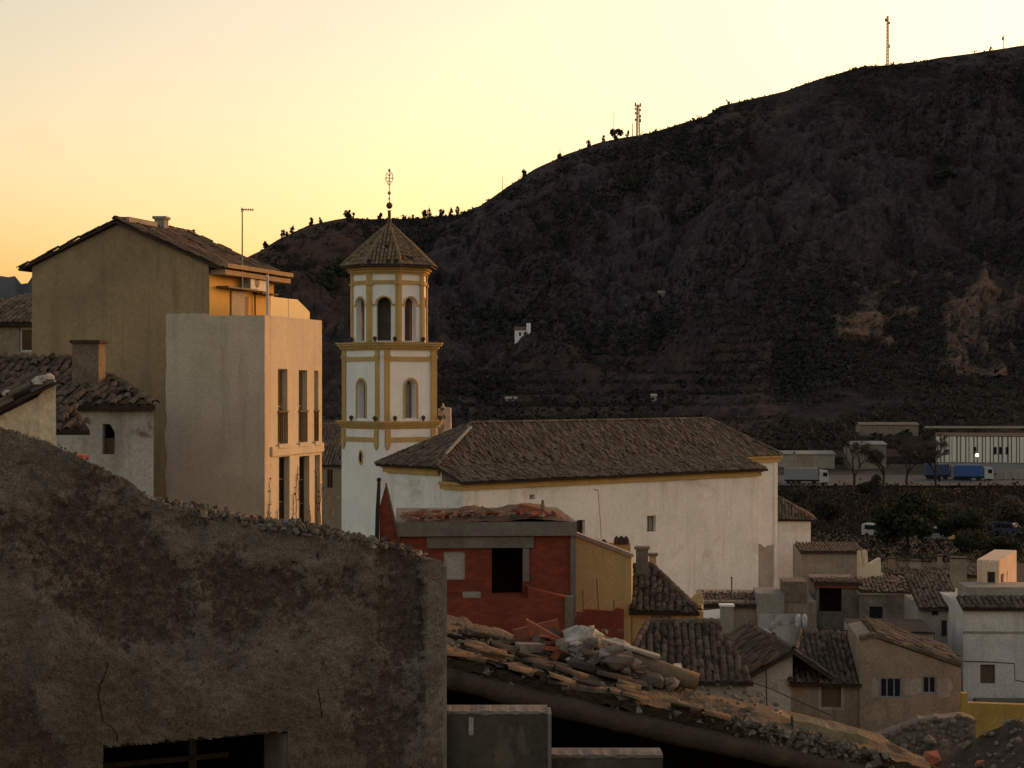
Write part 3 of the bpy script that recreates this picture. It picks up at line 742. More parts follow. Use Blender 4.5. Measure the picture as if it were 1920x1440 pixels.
# band and pendants under the lower cornice
for fp in (FACES[0], FACES[1], FACES[3]):
    mb = MB(); pbox(mb, fp, -H2+.2, ty(827), H2-.2, ty(819), .06, .15); mb.build('string_course', M_ochre, tw)
    for s in (-1, 1):
        t = s*(H2-.42); zA, zB = ty(805), ty(834); mb = MB()
        mb.prism([fp.w(t-.2, zA, .06), fp.w(t+.2, zA, .06), fp.w(t+.2, zB, .06), fp.w(t, zB-.3, .06), fp.w(t-.2, zB, .06)], fp.n*.11); mb.build('pilaster_pendant', M_ochre, tw)
fp = FACES[1]; mb = MB(); pts = [(.1+.23*math.cos(i*math.pi/8), ty(857)+.5*math.sin(i*math.pi/8)) for i in range(16)]
mb.prism([fp.w(t, z, .055) for t, z in pts], fp.n*.06); ow = mb.build('oval_window', M_ochre, tw)
mb = MB(); mb.prism([fp.w(.1+(t-.1)*.6, ty(857)+(z-ty(857))*.7, .1) for t, z in pts], fp.n*.02); mb.build('pane', M_glass, ow)
# stone balls on ledges
for yy, hb in ((789, H2+.25), (642, H2+.25)):
    for a, b in ((-hb, -hb*.3), (-hb, hb*.75), (-hb*.55, hb), (hb*.35, hb), (hb*.9, hb)):
        mb = MB(); c = tpt(a, b, ty(yy)); mb.lathe(c, [(.1, 0), (.05, .06), (.12, .13), (.15, .22), (.11, .31), (.02, .36)], 8); mb.build('ledge_ornament', M_wood, tw, smooth=True)
# octagonal belfry
RO = 2.52; zo0, zo1 = ty(641), ty(512)
AP = RO*math.cos(math.pi/8); SH = RO*math.sin(math.pi/8)
OF = []
for k in range(8):
    a = k*math.pi/4; n_ = (n1_*math.cos(a)+e1*math.sin(a)).normalized(); u_ = V((-n_.y, n_.x, 0))
    p = Pl.__new__(Pl); p.o = V((TC.x, TC.y, 0))+n_*AP; p.u = u_; p.n = n_; OF.append(p)
mb = MB()
for p in OF: slab(mb, p, [(-SH, zo0), (SH, zo0), (SH, zo1), (-SH, zo1)], [arch(0, .47, zo0+.05, ty(572))], .38)
mb.build('belfry_wall', M_tower, tw)
mb = MB(); ring(mb, [(1.55*math.sin(math.pi/8+k*math.pi/4), 1.55*math.cos(math.pi/8+k*math.pi/4)) for k in range(8)], zo0, zo1); mb.build('inner_core', M_core, tw)  # solid core added behind the arches to darken them
mb = MB(); ring(mb, sq(H2-.75, .2), zl0, zl1); mb.build('inner_core', M_core2, tw)
for k, p in enumerate(OF):
    mb = MB()
    w_ = .2
    c0 = p.w(SH, zo0, 0); q = OF[(k-1) % 8] if (OF[(k-1) % 8].w(-SH, zo0, 0)-c0).length < .1 else OF[(k+1) % 8]
    mb.prism([c0-p.u*w_, c0-p.u*w_+p.n*.09, c0+(p.n+q.n)*.055, c0+q.u*w_+q.n*.09, c0+q.u*w_], V((0, 0, zo1-zo0)))
    zc_ = ty(536)
    mb.prism([c0-p.u*(w_+.06), c0-p.u*(w_+.06)+p.n*.15, c0+(p.n+q.n)*.09, c0+q.u*(w_+.06)+q.n*.15, c0+q.u*(w_+.06)]if 0 else [c0-p.u*(w_+.06)+V((0, 0, zc_-zo0)), c0-p.u*(w_+.06)+p.n*.15+V((0, 0, zc_-zo0)), c0+(p.n+q.n)*.09+V((0, 0, zc_-zo0)), c0+q.u*(w_+.06)+q.n*.15+V((0, 0, zc_-zo0)), c0+q.u*(w_+.06)+V((0, 0, zc_-zo0))], V((0, 0, .16)))
    mb.build('pilaster', M_ochre, tw)
    mb = MB(); pbox(mb, p, -SH+w_, ty(534), SH-w_, ty(527), 0, .075); mb.build('string_course', M_ochre, tw)
    mb = MB()
    for s in (-1, 1): pbox(mb, p, s*.64-.14, ty(575), s*.60+.14, ty(571), 0, .06)
    outer = arch(0, .57, ty(572), ty(572), 10)[2:]; inner = arch(0, .47, ty(572), ty(572), 10)[2:]; n = len(outer)
    mb.add([p.w(t, z, .05) for t, z in outer]+[p.w(t, z, .05) for t, z in inner]+[p.w(t, z, 0) for t, z in outer]+[p.w(t, z, 0) for t, z in inner],
           [f for i in range(n-1) for f in ((i, i+1, n+i+1, n+i), (i, i+1, 2*n+i+1, 2*n+i), (n+i, n+i+1, 3*n+i+1, 3*n+i))])
    mb.build('arch_surround', M_ochre, tw)
def octs(o_): 
    return [((RO+o_)*math.sin(math.pi/8+k*math.pi/4), (RO+o_)*math.cos(math.pi/8+k*math.pi/4)) for k in range(8)]
cornice(ty(499), ((.12, .5), (.16, .38), (.16, .24), (.12, .12)), octs)
zev = ty(500); RE = 3.24; ap = tpt(0, 0, ty(414))
corner = [tpt(RE*math.sin(math.pi/8+k*math.pi/4), RE*math.cos(math.pi/8+k*math.pi/4), zev) for k in range(8)]
for k in range(8):
    a, b = corner[k], corner[(k+1) % 8]
    mb = MB(); nn = (b-a).cross(ap-a).normalized(); nn = nn if nn.z > 0 else -nn
    mb.prism([a, b, ap], -V((0, 0, .1))); rf = mb.build('roof', M_deck, tw)
    e_ = (b-a).normalized(); N = 10; r = random.Random(k)
    for i in range(N):          # rows of barrel tiles running up each facet
        t = (i+.5)/N; foot = lerp(a, b, t)-(nn.cross(e_)).normalized()*0
        up = ap-(a+b)/2; frac = 1-abs(t-.5)*2; L_ = up*max(.12, frac*.97)
        tb = MB(); seg = max(2, int(L_.length/.36))
        for s in range(seg):
            if r.random() < .06: continue
            p0 = foot+L_*(s/seg); p1 = foot+L_*((s+1.08)/seg); tb.cr = r.random(); vs = []
            for p_, rr_ in ((p0, .115), (p1, .095)):
                for q in range(5):
                    an = math.pi*q/4; vs.append(p_-e_*(rr_*math.cos(an))+nn*(rr_*.9*math.sin(an)+(.03 if rr_ > .1 else 0)))
            tb.add(vs, [(q, q+1, 6+q, 5+q) for q in range(4)])
        tb.build('tile_row', M_tilet, rf, smooth=True)
    mb = MB(); mb.tube([a+nn*.05-V((0, 0, .02)), lerp(a, ap, .5)+V((0, 0, .07)), ap], [.14, .12, .08], 6); mb.build('hip_tiles', M_tilet, rf, smooth=True)
# finial with ball and wrought cross
mb = MB(); mb.lathe(tpt(0, 0, ty(420)), [(.24, 0), (.16, .25), (.11, .45), (.10, .95), (.14, 1.0)], 10)
fin = mb.build('finial', M_rust, tw, smooth=True)
mb = MB(); zb = ty(382); mb.lathe(tpt(0, 0, zb-.22), [(.06, 0), (.17, .08), (.22, .22), (.17, .36), (.06, .44)], 12); mb.build('ball', M_rust, fin, smooth=True)
mb = MB(); ra = V((1, .25, 0)).normalized()
mb.tube([tpt(0, 0, zb+.2), tpt(0, 0, ty(312))], .03, 6); mb.lathe(tpt(0, 0, ty(359)-.1), [(.02, 0), (.1, .05), (.12, .12), (.1, .19), (.02, .25)], 8); mb.lathe(tpt(0, 0, ty(371)), [(.02, 0), (.08, .05), (.02, .2)], 6)
zc = ty(330)
for s in (-1, 1):
    mb.tube([tpt(0, 0, zc), tpt(0, 0, zc)+ra*s*.28], .03, 5)
    mb.tube([tpt(0, 0, zc+.5), tpt(0, 0, zc+.28)+ra*s*.2, tpt(0, 0, zc-.1)+ra*s*.24, tpt(0, 0, zc-.5)], .024, 4)
    mb.tube([tpt(0, 0, zc+.1), tpt(0, 0, zc+.3)+ra*s*.12], .022, 4); mb.tube([tpt(0, 0, zc-.1), tpt(0, 0, zc-.3)+ra*s*.12], .022, 4)
mb.lathe(tpt(0, 0, ty(318)), [(.02, 0), (.09, .1), (.02, .22)], 6)
mb.build('cross', M_antenna, fin)
# small ruined bellcote right of the tower
pl = Pl(833, 122, 95); bc = thing('bellcote', pl.w(0, CZ-8), 'small white broken bellcote peeping out beside the tower', 'bellcote')
mb = MB(); slab(mb, pl, [pl.q(820, 850), pl.q(846, 850), pl.q(844, 765), pl.q(834, 764), pl.q(829, 772), pl.q(821, 766)], [[pl.q(829, 785), pl.q(835, 785), pl.q(834, 777), pl.q(830, 777)]], .6)
mb.build('wall', M_lowwhite, bc)
mb = MB(); mb.prism([pl.w(*pl.q(826, 766), .1), pl.w(*pl.q(834, 765), .1), pl.w(*pl.q(830, 756), .1)], -pl.n*.5); mb.build('gable_tip', M_concl, bc)

# ------------------------------------------------------------------ tall left house and cream annex
GL = Pl(497, 58, 105); GR = Pl(497, 58, 15)         # gable/left plane (u to the right), right side plane
def gl(t, z, off=0): return GL.w(t, z, off)
big = thing('gabled_house', gl(-5.2, CZ-16), 'tall brown rendered house with gable end and tiled roof', 'house')
tA, zA = GL.q(60, 500); tB, zB = GL.q(391, 497); tK, zK = GL.q(221, 420); BD = 5.4
mb = MB(); shell(mb, GL, [(tA, CZ-17), (tB, CZ-17), (tB, zB), (tK, zK), (tA, zA)], [], BD); mb.build('gable_wall', M_gable, big)
# roof
for (te, ze, s) in ((tA, zA, -1), (tB, zB, 1)):
    sl_ = (ze-zK)/(te-tK); o_ = .42*s
    a0 = gl(tK, zK+.10, .18); a1 = gl(te+o_, ze+o_*sl_+.10, .18); b1_ = gl(te+o_, ze+o_*sl_+.10, -BD-.3); b0_ = gl(tK, zK+.10, -BD-.3)
    tiled_roof(big, [a1, b1_, b0_, a0], GL.n, 300 if s > 0 else 0, seed=12+s, jit=1.3, thick=.07, caps=[(a0, b0_)] if s > 0 else ())
mb = MB()
tw0, tw1 = GL.t(224), GL.t(295)
mb.box(gl(tK-.25, zK+.1, -.3), GL.u*.5, -GL.n*2.1, V((0, 0, .16))); mb.build('ridge_coping', M_concl, big)
chimney(big, gl(tK+.05, zK, -3.1), .35, .5, .42, M_concl)
mb = MB(); tC = tB+.012
for i, (z_, o_, h_) in enumerate(((zB-.30, .52, .16), (zB-.08, .62, .14))):
    mb.box(gl(tC, z_, -.12), GL.u*o_, -GL.n*(BD+.2), V((0, 0, h_)))
mb.build('eave_moulding', M_trim, big)
M_pane = plain('dusty_pane', (.15, .11, .07), .9, 0, 0); M_pane2 = plain('dark_pane', (.022, .018, .016), .9, 0, 0)
# annex body
an = thing('cream_annex', gl(-1.6, CZ-16), 'cream rendered annex with narrow tall windows and a roof terrace', 'house')
tP = GL.q(312, 588)[0]; zP = GL.q(400, 592)[1]; AD = 5.05
GRc = GR.back(0)
wins = [(521, 692, 539, 832), (560, 694, 576, 829), (589, 695, 597, 827), (523, 856, 543, 985), (561, 855, 580, 990), (590, 853, 600, 995)]
hl = [rpts(GR.rect(*w_)) for w_ in wins]
mb = MB(); shell(mb, GR, [(0, CZ-17), (AD, CZ-17), (AD, zP-.0), (0, zP)], hl, .5, .3); mb.build('front_wall', M_cream, an)
mb = MB(); NS = 60; vs = []; ze_ = zP-.004                # coat of render with a ragged left edge and uneven top
outl = [(-.005, CZ-17), (-.005, ze_)]
for i in range(9): outl.append((lerp(-.005, tB+.1, (i+1)/9), ze_+.02*noise.noise(V((i*.7, 1, 0)))))
for i in range(12): outl.append((lerp(tB+.05, tP, (i+1)/12), GL.q(350, 588)[1]+.03*noise.noise(V((i*.9, 4, 0)))))
for i in range(40): outl.append((tP+.09*noise.fractal(V((i*.45, 2, 7)), .8, 2, 3), lerp(GL.q(312, 588)[1]-.1, CZ-8, (i+1)/40)))
outl.append((tP, CZ-17)); slab(mb, GL, outl, [], .3, .035); mb.build('side_wall', M_grey, an)
mb = MB(); pbox(mb, GL, tB+.02, zP-.4, -.51, zP-.12, -AD, -.3); pbox(mb, GL, tB+.02, CZ-17, -.51, zP-.45, -AD, -AD+.25); mb.build('terrace_floor', M_conc, an)
for i, h_ in enumerate(hl):
    r_ = (h_[0][0], h_[0][1], h_[1][0], h_[2][1])
    if i < 3:
        window(an, GR, r_, .22, M_trim, M_pane, 0, 1, .06)
        mb = MB(); zr_ = r_[1]+(r_[3]-r_[1])*.42
        pbox(mb, GR, r_[0]-.03, zr_, r_[2]+.03, zr_+.05, -.02, .05)
        for k in range(5):
            t_ = lerp(r_[0]+.02, r_[2]-.02, k/4); pbox(mb, GR, t_-.01, r_[1], t_+.01, zr_, -.01, .02)
        mb.build('balcony_rail', M_rust, an)
        mb = MB(); pbox(mb, GR, r_[0]-.1, r_[1]-.14, r_[2]+.1, r_[1]-.002, 0, .10); mb.build('sill', M_cream, an)
    else: window(an, GR, r_, .24, M_shut, M_pane2, 0, 2, .05)
zz = GR.q(550, 843)[1]; mb = MB(); pbox(mb, GR, .45, zz-.15, AD+.03, zz+.15, 0, .07); mb.build('string_course', M_cream, an)
# dry climbing plant on the annex
mb = MB(); r = random.Random(3)
for k in range(13):
    t = r.uniform(.1, AD-.1); z = CZ-5.0; pts = []
    for s in range(r.randint(4, 11)):
        pts.append(GR.w(t, z, .03)); t += r.gauss(0, .07); z += .22
    mb.tube(pts, .012, 3, False)
    for p_ in pts[3:]:
        for q in range(1):
            d_ = V((r.gauss(0, .1), r.gauss(0, .1), r.gauss(0, .12))); mb.cr = r.random(); mb.poly([p_, p_+d_, p_+d_*.5+V((0, 0, .06))])
tag(mb.build('dry_climber', M_twig, None, kind='stuff'), 'bare dry creeper climbing the foot of the cream annex', 'plant')
# terrace: yellow wall is the side of the house
SD = Pl.__new__(Pl); SD.o = gl(tB, 0, 0); SD.o.z = 0; SD.u = GR.u; SD.n = GR.n
mb = MB(); pbox(mb, SD, .012, zP-.6, BD-.01, zB-.3, .003, .03); yw = mb.build('terrace_wall', M_terr, big)
r_ = SD.rect(430, 546, 455, 600); shutter(big, SD, (r_[0], zP-.3, r_[2], r_[3]), -.07, M_shutg, 10, 'door')
r_ = SD.rect(455, 556, 463, 600); mb = MB(); pbox(mb, SD, r_[0], zP-.3, r_[2], r_[3], .03, .06); mb.build('door_panel', M_shut, big)
mb = MB(); z_ = SD.q(430, 541)[1]; a = SD.t(404); b = SD.t(462); pbox(mb, SD, a, z_-.03, b, z_+.03, .03, .45); mb.build('awning_box', M_shut, big)
mb = MB(); z_ = SD.q(480, 550)[1]; a = SD.t(472); b = SD.t(502); pbox(mb, SD, a, z_-.03, b, z_+.02, .03, .4); mb.tube([SD.w(a+.05, z_, .1), SD.w(a+.05, zP-.3, .1)], .03, 6); mb.build('drain_pipe', M_rust, big)
r_ = SD.rect(446, 517, 482, 545); ac = thing('air_conditioner', SD.w(r_[0], r_[1], .3), 'grey air conditioning unit high on the yellow terrace wall', 'air conditioner')
mb = MB(); pbox(mb, SD, r_[0]+.1, r_[1], r_[2], r_[3], .05, .42); mb.build('casing', M_acw, ac)
mb = MB(); c = SD.w((r_[0]*.6+r_[2]*.4), (r_[1]+r_[3])/2, .425); 
mb.prism([c+SD.u*.17*math.cos(i*.524)+V((0, 0, .17*math.sin(i*.524))) for i in range(12)], SD.n*.01); mb.build('fan_grille', M_black, ac)
# white post and frosted glass screen on the parapet
mb = MB(); p = GR.w(GR.t(507), zP-.02, -.1); mb.tube([p, p+V((0, 0, 1.35))], .045, 8); mb.lathe(p, [(.09, 0), (.09, .03), (.05, .04)], 8)
tag(mb.build('terrace_post', M_frame), 'slim white post on the terrace beside the glass screen', 'post')
gs = thing('glass_screen', GR.w(1.5, zP, -.12), 'frosted glass wind screen with clipped corner on the terrace parapet', 'screen')
a, b = GR.t(512), GR.t(586); zt_ = GR.q(515, 556)[1]; zb_ = zP-.004; mb_ = lerp(a, b, .45)
for (x0_, x1_, pts) in ((a, mb_, [(a, zb_), (mb_-.02, zb_), (mb_-.02, zt_), (a+.05, zt_)]), (mb_, b, [(mb_+.02, zb_), (b, zb_), (b, lerp(zb_, zt_, .42)), (lerp(mb_, b, .42), zt_), (mb_+.02, zt_)])):
    mb = MB(); mb.prism([GR.w(t, z, -.1) for t, z in pts], -GR.n*.012); mb.build('pane', M_frost, gs)
mb = MB(); pbox(mb, GR, mb_-.02, zb_, mb_+.02, zt_, -.13, -.09); pbox(mb, GR, a, zb_, b, zb_+.03, -.125, -.095); mb.build('frame', M_acw, gs)
# tv aerial
ae = thing('tv_aerial', SD.w(.6, zB-.5, .35), 'tall tv aerial on a mast above the terrace', 'aerial')
pz = GL.w(GL.t(424), 0, .05); zb_ = SD.q(427, 540)[1]; zt_ = GL.q(425, 396)[1]
mb = MB(); p0 = V((SD.w(SD.t(428), 0, .5).x, SD.w(SD.t(428), 0, .5).y, 0)); mb.tube([p0+V((0, 0, zb_)), p0+V((0, 0, zt_+.25))], [.03, .022], 6); mb.build('mast', M_antenna, ae)
mb = MB(); q = p0+V((-.05, 0, zt_+.2)); mb.tube([q, q+V((.42, .1, 0))], .016, 4)
for i in range(6):
    c = q+V((.03+.07*i, .02*i, 0)); l = .2 if i == 0 else .13; mb.tube([c-V((.1*l, -.4*l, .35*l)), c+V((.1*l, -.4*l, .35*l))], .012, 3)
mb.build('antenna_elements', M_antenna, ae)
# ------------------------------------------------------------------ low houses at the left
pl = Pl(35, 78, 96); zz0 = gz(0, 78)-3
hs = thing('low_house', pl.w(0, zz0), 'small dark house at the left edge with a pale window frame', 'house')
r_ = pl.rect(36, 614, 62, 660)
mb = MB(); shell(mb, pl, [(pl.t(-120), zz0), (pl.t(64), zz0), (pl.t(64), pl.q(30, 606)[1]), (pl.t(-120), pl.q(30, 606)[1])], [rpts(r_)], 5); mb.build('wall', M_tan, hs)
window(hs, pl, r_, .15, M_frame, M_glass, 0, 0, .09)
ze = pl.q(30, 606)[1]; a, b = pl.t(-130), pl.t(70)
tiled_roof(hs, [pl.w(a, ze, .35), pl.w(b, ze, .35), pl.w(b, ze+1.15, -3), pl.w(a, ze+1.15, -3)], pl.u, 0)
pl = Pl(30, 95, 96); hs = thing('ruined_house', pl.w(0, zz0), 'grey ruined house top with jagged wall at the far left', 'house')
mb = MB(); slab(mb, pl, [pl.q(-80, 700), pl.q(70, 700), pl.q(70, 553), pl.q(46, 549), pl.q(42, 556), pl.q(36, 556), pl.q(34, 552), pl.q(26, 552), pl.q(22, 566), pl.q(12, 566), pl.q(10, 580), pl.q(-80, 590)], [], 3.); mb.build('wall', M_stone, hs)

pl = Pl(290, 50, 92); zg = gz(0, 50)-3
hs = thing('whitewashed_house', pl.w(-2, zg), 'low whitewashed house with dark sagging tile roof beside the tall gable', 'house')
hole = [pl.q(191, 852), pl.q(215, 852), pl.q(215, 810), pl.q(206, 795), pl.q(192, 795)]
mb = MB(); zt_ = pl.q(288, 763)[1]; face_holes(mb, pl, [(pl.t(-60), zg), (pl.t(288), zg), (pl.t(288), zt_), (pl.t(-60), zt_)], [hole], 0)
fa = [pl.w(pl.t(-60), zg), pl.w(pl.t(288), zg), pl.w(pl.t(288), zt_), pl.w(pl.t(-60), zt_)]; kx = (285-CX)/F*54.2
ba = [V((fa[0].x, 54.2, zg)), V((kx, 54.2, zg)), V((kx, 54.2, zt_)), V((fa[0].x, 54.2, zt_))]
mb.add(fa+ba, [(0, 1, 5, 4), (1, 2, 6, 5), (2, 3, 7, 6), (3, 0, 4, 7), (4, 5, 6, 7)])
m_ = len(hole); mb.add([pl.w(*q_) for q_ in hole]+[pl.w(*q_, -.35) for q_ in hole], [(i, (i+1) % m_, m_+(i+1) % m_, m_+i) for i in range(m_)]); mb.build('wall', M_lowwhite, hs)
mb = MB(); r_ = pl.rect(192, 822, 215, 852); pbox(mb, pl, r_[0], r_[1], r_[2], r_[3], -.3, -.26); mb.build('shutter', M_shut, hs)
ze = pl.q(288, 760)[1]
e0, e1_ = pl.w(pl.t(60), ze, .3), pl.w(pl.t(296), ze, .3); top1 = P(200, 706, 53.4); top0 = P(-20, 700, 53.4); top0.z = top1.z
tiled_roof(hs, [e0, e1_, top1, V((top0.x, top1.y, top1.z))], pl.u, 260, seed=21, jit=2.0, caps=[(e1_, top1)])
b2 = P(130, 668, 56); b3 = P(-80, 664, 56); c2 = P(205, 712, 53.6); c3 = P(-80, 706, 53.6); b3.z = b2.z; c3.z = c2.z
tiled_roof(hs, [c3, c2, b2, b3], V((1, 0, 0)), 200, seed=22, jit=2.0)
mb = MB(); mb.box(V((c3.x, 53.7, CZ-5)), V((c2.x-c3.x-.5, 0, 0)), V((0, 3, 0)), V((0, 0, c2.z-CZ+5-.2))); mb.build('rear_wall', M_gwall, hs)
cc_ = P(167, 712, 52.4); chimney(hs, cc_, .78, .6, 1.05, mat('chimney_render', (.21, .165, .125), (.13, .09, .065), 2.2, 10, .8, .04, patch=(.22, .07, .04), plo=.63, phi=.68, pscale=2.5), M_deck, az=97)
# small lean-to roof below
p_a, p_b = P(100, 806, 46.5), P(168, 800, 46.5); p_c, p_d = P(140, 768, 48.4), P(100, 766, 48.4); p_b.z = p_a.z; p_c.z = p_d.z
tiled_roof(hs, [p_a, p_b, p_c, p_d], V((1, 0, 0)), 60, seed=23, jit=2.5, name='lean_to_roof')

pl = Pl(104, 34, 58); zg = gz(0, 34)-3
hs = thing('peeling_wall', pl.w(-.5, zg), 'sunlit peeling whitewashed wall with broken tile coping at the left edge', 'wall')
mb = MB(); slab(mb, pl, [(pl.t(-200), zg), (pl.t(105), zg), pl.q(105, 712), pl.q(92, 722), pl.q(70, 745), pl.q(30, 765), pl.q(0, 780), pl.q(-200, 850)], [], .5); mb.build('wall', M_sunwash, hs)
r = random.Random(4)
r0, r1 = pl.w(*pl.q(-160, 838), .18), pl.w(*pl.q(98, 716), .18)
r2, r3 = r1-pl.n*1.7+V((0, 0, .02)), r0-pl.n*1.7+V((0, 0, .75))
rf = tiled_roof(hs, [r0, r1, r1-pl.n*1.9, r0-pl.n*1.9], pl.n, 150, seed=31, jit=3.0, sp=.22, thick=.06)
mb = MB()
for i in range(40):
    p_ = lerp(r0, r1, r.random())-pl.n*r.uniform(-.02, .5)+V((0, 0, .1)); s = r.uniform(.04, .11); mb.cr = r.random(); mb.lathe(p_, [(s, 0), (s*.9, s*.6), (s*.3, s)], 6, r.random())
mb.build('mortar_lumps', M_lime, rf, kind='stuff')
# brown house glimpsed between annex and tower
pl = Pl(625, 128, 93); hs, ta, tb, zz = simple_house('brown_house', 'narrow brown house glimpsed between the cream annex and the tower', 'house', pl, 560, 872, 655, 1050, 6, M_tan, holes=[(613, 880, 624, 915)])
tiled_roof(hs, [pl.w(ta, zz, .3), pl.w(tb, zz, .3), pl.w(tb, zz+1.3, -3), pl.w(ta, zz+1.3, -3)], pl.u, 0)
window(hs, pl, pl.rect(613, 880, 624, 915), .15, M_shut, M_glass, 1, 0, .05)
pl = Pl(625, 150, 93); hs, ta, tb, zz = simple_house('far_house', 'low brown tiled house further back between annex and tower', 'house', pl, 560, 835, 655, 1000, 6, M_gwall)
tiled_roof(hs, [pl.w(ta, zz, .3), pl.w(tb, zz, .3), pl.w(tb, zz+1.7, -4), pl.w(ta, zz+1.7, -4)], pl.u, 0)

# ------------------------------------------------------------------ red brick house
pl = Pl(745, 60, 86); zg = gz(0, 60)-2
hs = thing('brick_house', pl.w(3, zg), 'unfinished red brick house with concrete roof slab and dark doorway', 'house')
door = rpts(pl.rect(922, 1020, 980, 1113)); pan = rpts(pl.rect(832, 1034, 872, 1087))
T0, T1 = pl.t(748), pl.t(1070); ztop = pl.q(900, 1003)[1]
mb = MB(); shell(mb, pl, [(T0, zg), (T1, zg), (T1, ztop), (T0, ztop)], [door, pan], 6.5, .3); mb.build('wall', M_brick, hs)
mb = MB(); pbox(mb, pl, pan[0][0], pan[0][1], pan[1][0], pan[2][1], -.12, -.08); mb.build('pale_panel', mat('pale_panel', (.40, .38, .34), (.34, .32, .28), 1, 9, .3, .02), hs)
mb = MB(); r_ = pl.rect(748, 978, 1080, 1004); pbox(mb, pl, T0-.05, r_[1], T1+.18, r_[3], -6.8, .25); sb = mb.build('roof_slab', M_conc, hs)
mb = MB(); r_ = pl.rect(800, 1005, 1000, 1027); pbox(mb, pl, r_[0], r_[1], r_[2], r_[3]-.02, .003, .12); mb.build('beam', M_conc, hs)
mb = MB(); r_ = pl.rect(980, 1015, 992, 1090); pbox(mb, pl, r_[0], r_[1], r_[2], r_[3], .003, .09); mb.build('door_jamb', M_conc, hs)
mb = MB(); r_ = pl.rect(1068, 1010, 1079, 1190); pbox(mb, pl, T1-.02, r_[1]-3, T1+.16, r_[3]+.1, -.4, .14); mb.build('column', M_conc, hs)
mb = MB(); r_ = pl.rect(1052, 1110, 1068, 1200); pbox(mb, pl, r_[0], r_[1]-2, r_[2], r_[3], 1.0, 1.3); mb.build('column', M_conc, hs)
mb = MB(); mb.prism([pl.w(*pl.q(985, 1095), .1), pl.w(*pl.q(1055, 1112), .1), pl.w(*pl.q(1055, 1240), .1), pl.w(*pl.q(832, 1240), .1), pl.w(*pl.q(832, 1113), .1), pl.w(*pl.q(985, 1113), .1)], pl.n*1.1); mb.build('parapet', M_brick, hs)
mb = MB(); r_ = pl.rect(865, 1107, 898, 1118); pbox(mb, pl, r_[0], r_[1]+.05, r_[2], r_[3]+.05, .8, 1.15)
tag(mb.build('plaster_block', M_concl), 'pale flat block lying on the brick parapet', 'block')
# earth heap on slab
mb = MB(); nu, nw = 30, 10
for j in range(nw+1):
    for i in range(nu+1):
        t = lerp(T0+.02, T1+.12, i/nu); w_ = lerp(.22, -5.5, j/nw); e_ = min(1, .25+i/3, .25+(nu-i)/3, .35+j/1.2, .3+(nw-j)/2)
        hgt = e_*(.05+.25*max(0, noise.fractal(V((t*.8, w_*.6, 3)), 1, 2, 4))+.30*max(0, 1-abs(i/nu-.78)*3.2)+.12*max(0, 1-abs(i/nu-.4)*4))
        mb.v.append(tuple(pl.w(t, sb.location.z+ztop+.49+hgt-.05, w_)))
zs_ = pl.rect(748, 978, 1080, 1004)[3]
mb.v = [(x, y, z-(ztop+.49)+zs_) for x, y, z in mb.v]
mb.f = [(j*(nu+1)+i, j*(nu+1)+i+1, (j+1)*(nu+1)+i+1, (j+1)*(nu+1)+i) for j in range(nw) for i in range(nu)]; mb.r = [.5]*len(mb.f)
mb.build('roof_debris_bed', mat('roof_debris', (.15, .105, .08), (.10, .055, .04), 2.5, 12, 1., .05, patch=(.24, .085, .05), plo=.56, phi=.62, pscale=4), sb, smooth=False, kind='stuff')
r = random.Random(8)
for i in range(90):
    t = lerp(T0+.3, T1-.5, r.random()); k = .5+.5*max(0, 1-abs((t-T0)/(T1-T0)-.55)*2.2); w_ = r.uniform(-.9, .18)
    red_ = r.random() < .62; s = r.uniform(.1, .26)*(1.6 if r.random() < .12 else 1)
    chunk(pl.w(t, zs_+r.uniform(.03, .16)+.16*k, w_), s, M_debred if red_ else M_deb, 'brick_fragment' if red_ else 'rubble_fragment',
          'broken red brick fragment among the debris on the concrete roof slab' if red_ else 'grey rubble fragment among the debris on the concrete roof slab', 'brick' if red_ else 'rubble',
          'debris on the brick house roof', 200+i, boxy=red_)
for i, (px, py, s, lab) in enumerate([(1000, 955, 62, 'broad leaning red slab on the right of the brick roof'), (955, 968, 50, 'flat pinkish slab fragment in the roof debris'), (920, 960, 46, 'dark tilted slab in the middle of the roof debris')]):
    q = pl.w(*pl.q(px, py), -.4); mb = MB(); u = pl.u*s/57*.9; mb.prism([q-u*.5-V((0, 0, .22)), q+u*.5-V((0, 0, .28)), q+u*.42-pl.n*.1+V((0, 0, -.05)), q-u*.38-pl.n*.1+V((0, 0, .16))], -pl.n*.22)
    tag(mb.build('broken_slab', [M_debred, mat('pink_slab', (.33, .18, .13), (.24, .13, .095), 3, 9, .5, .02), M_deb][i]), lab, 'slab')
mb = MB(); q = pl.w(*pl.q(1020, 952), -.5); mb.lathe(q-V((0, 0, .1)), [(.06, 0), (.07, .15), (.05, .2), (.05, .3), (.02, .33)], 8); tag(mb.build('vent_pot', M_deb), 'tiny dark vent pot on the brick house roof edge', 'vent')
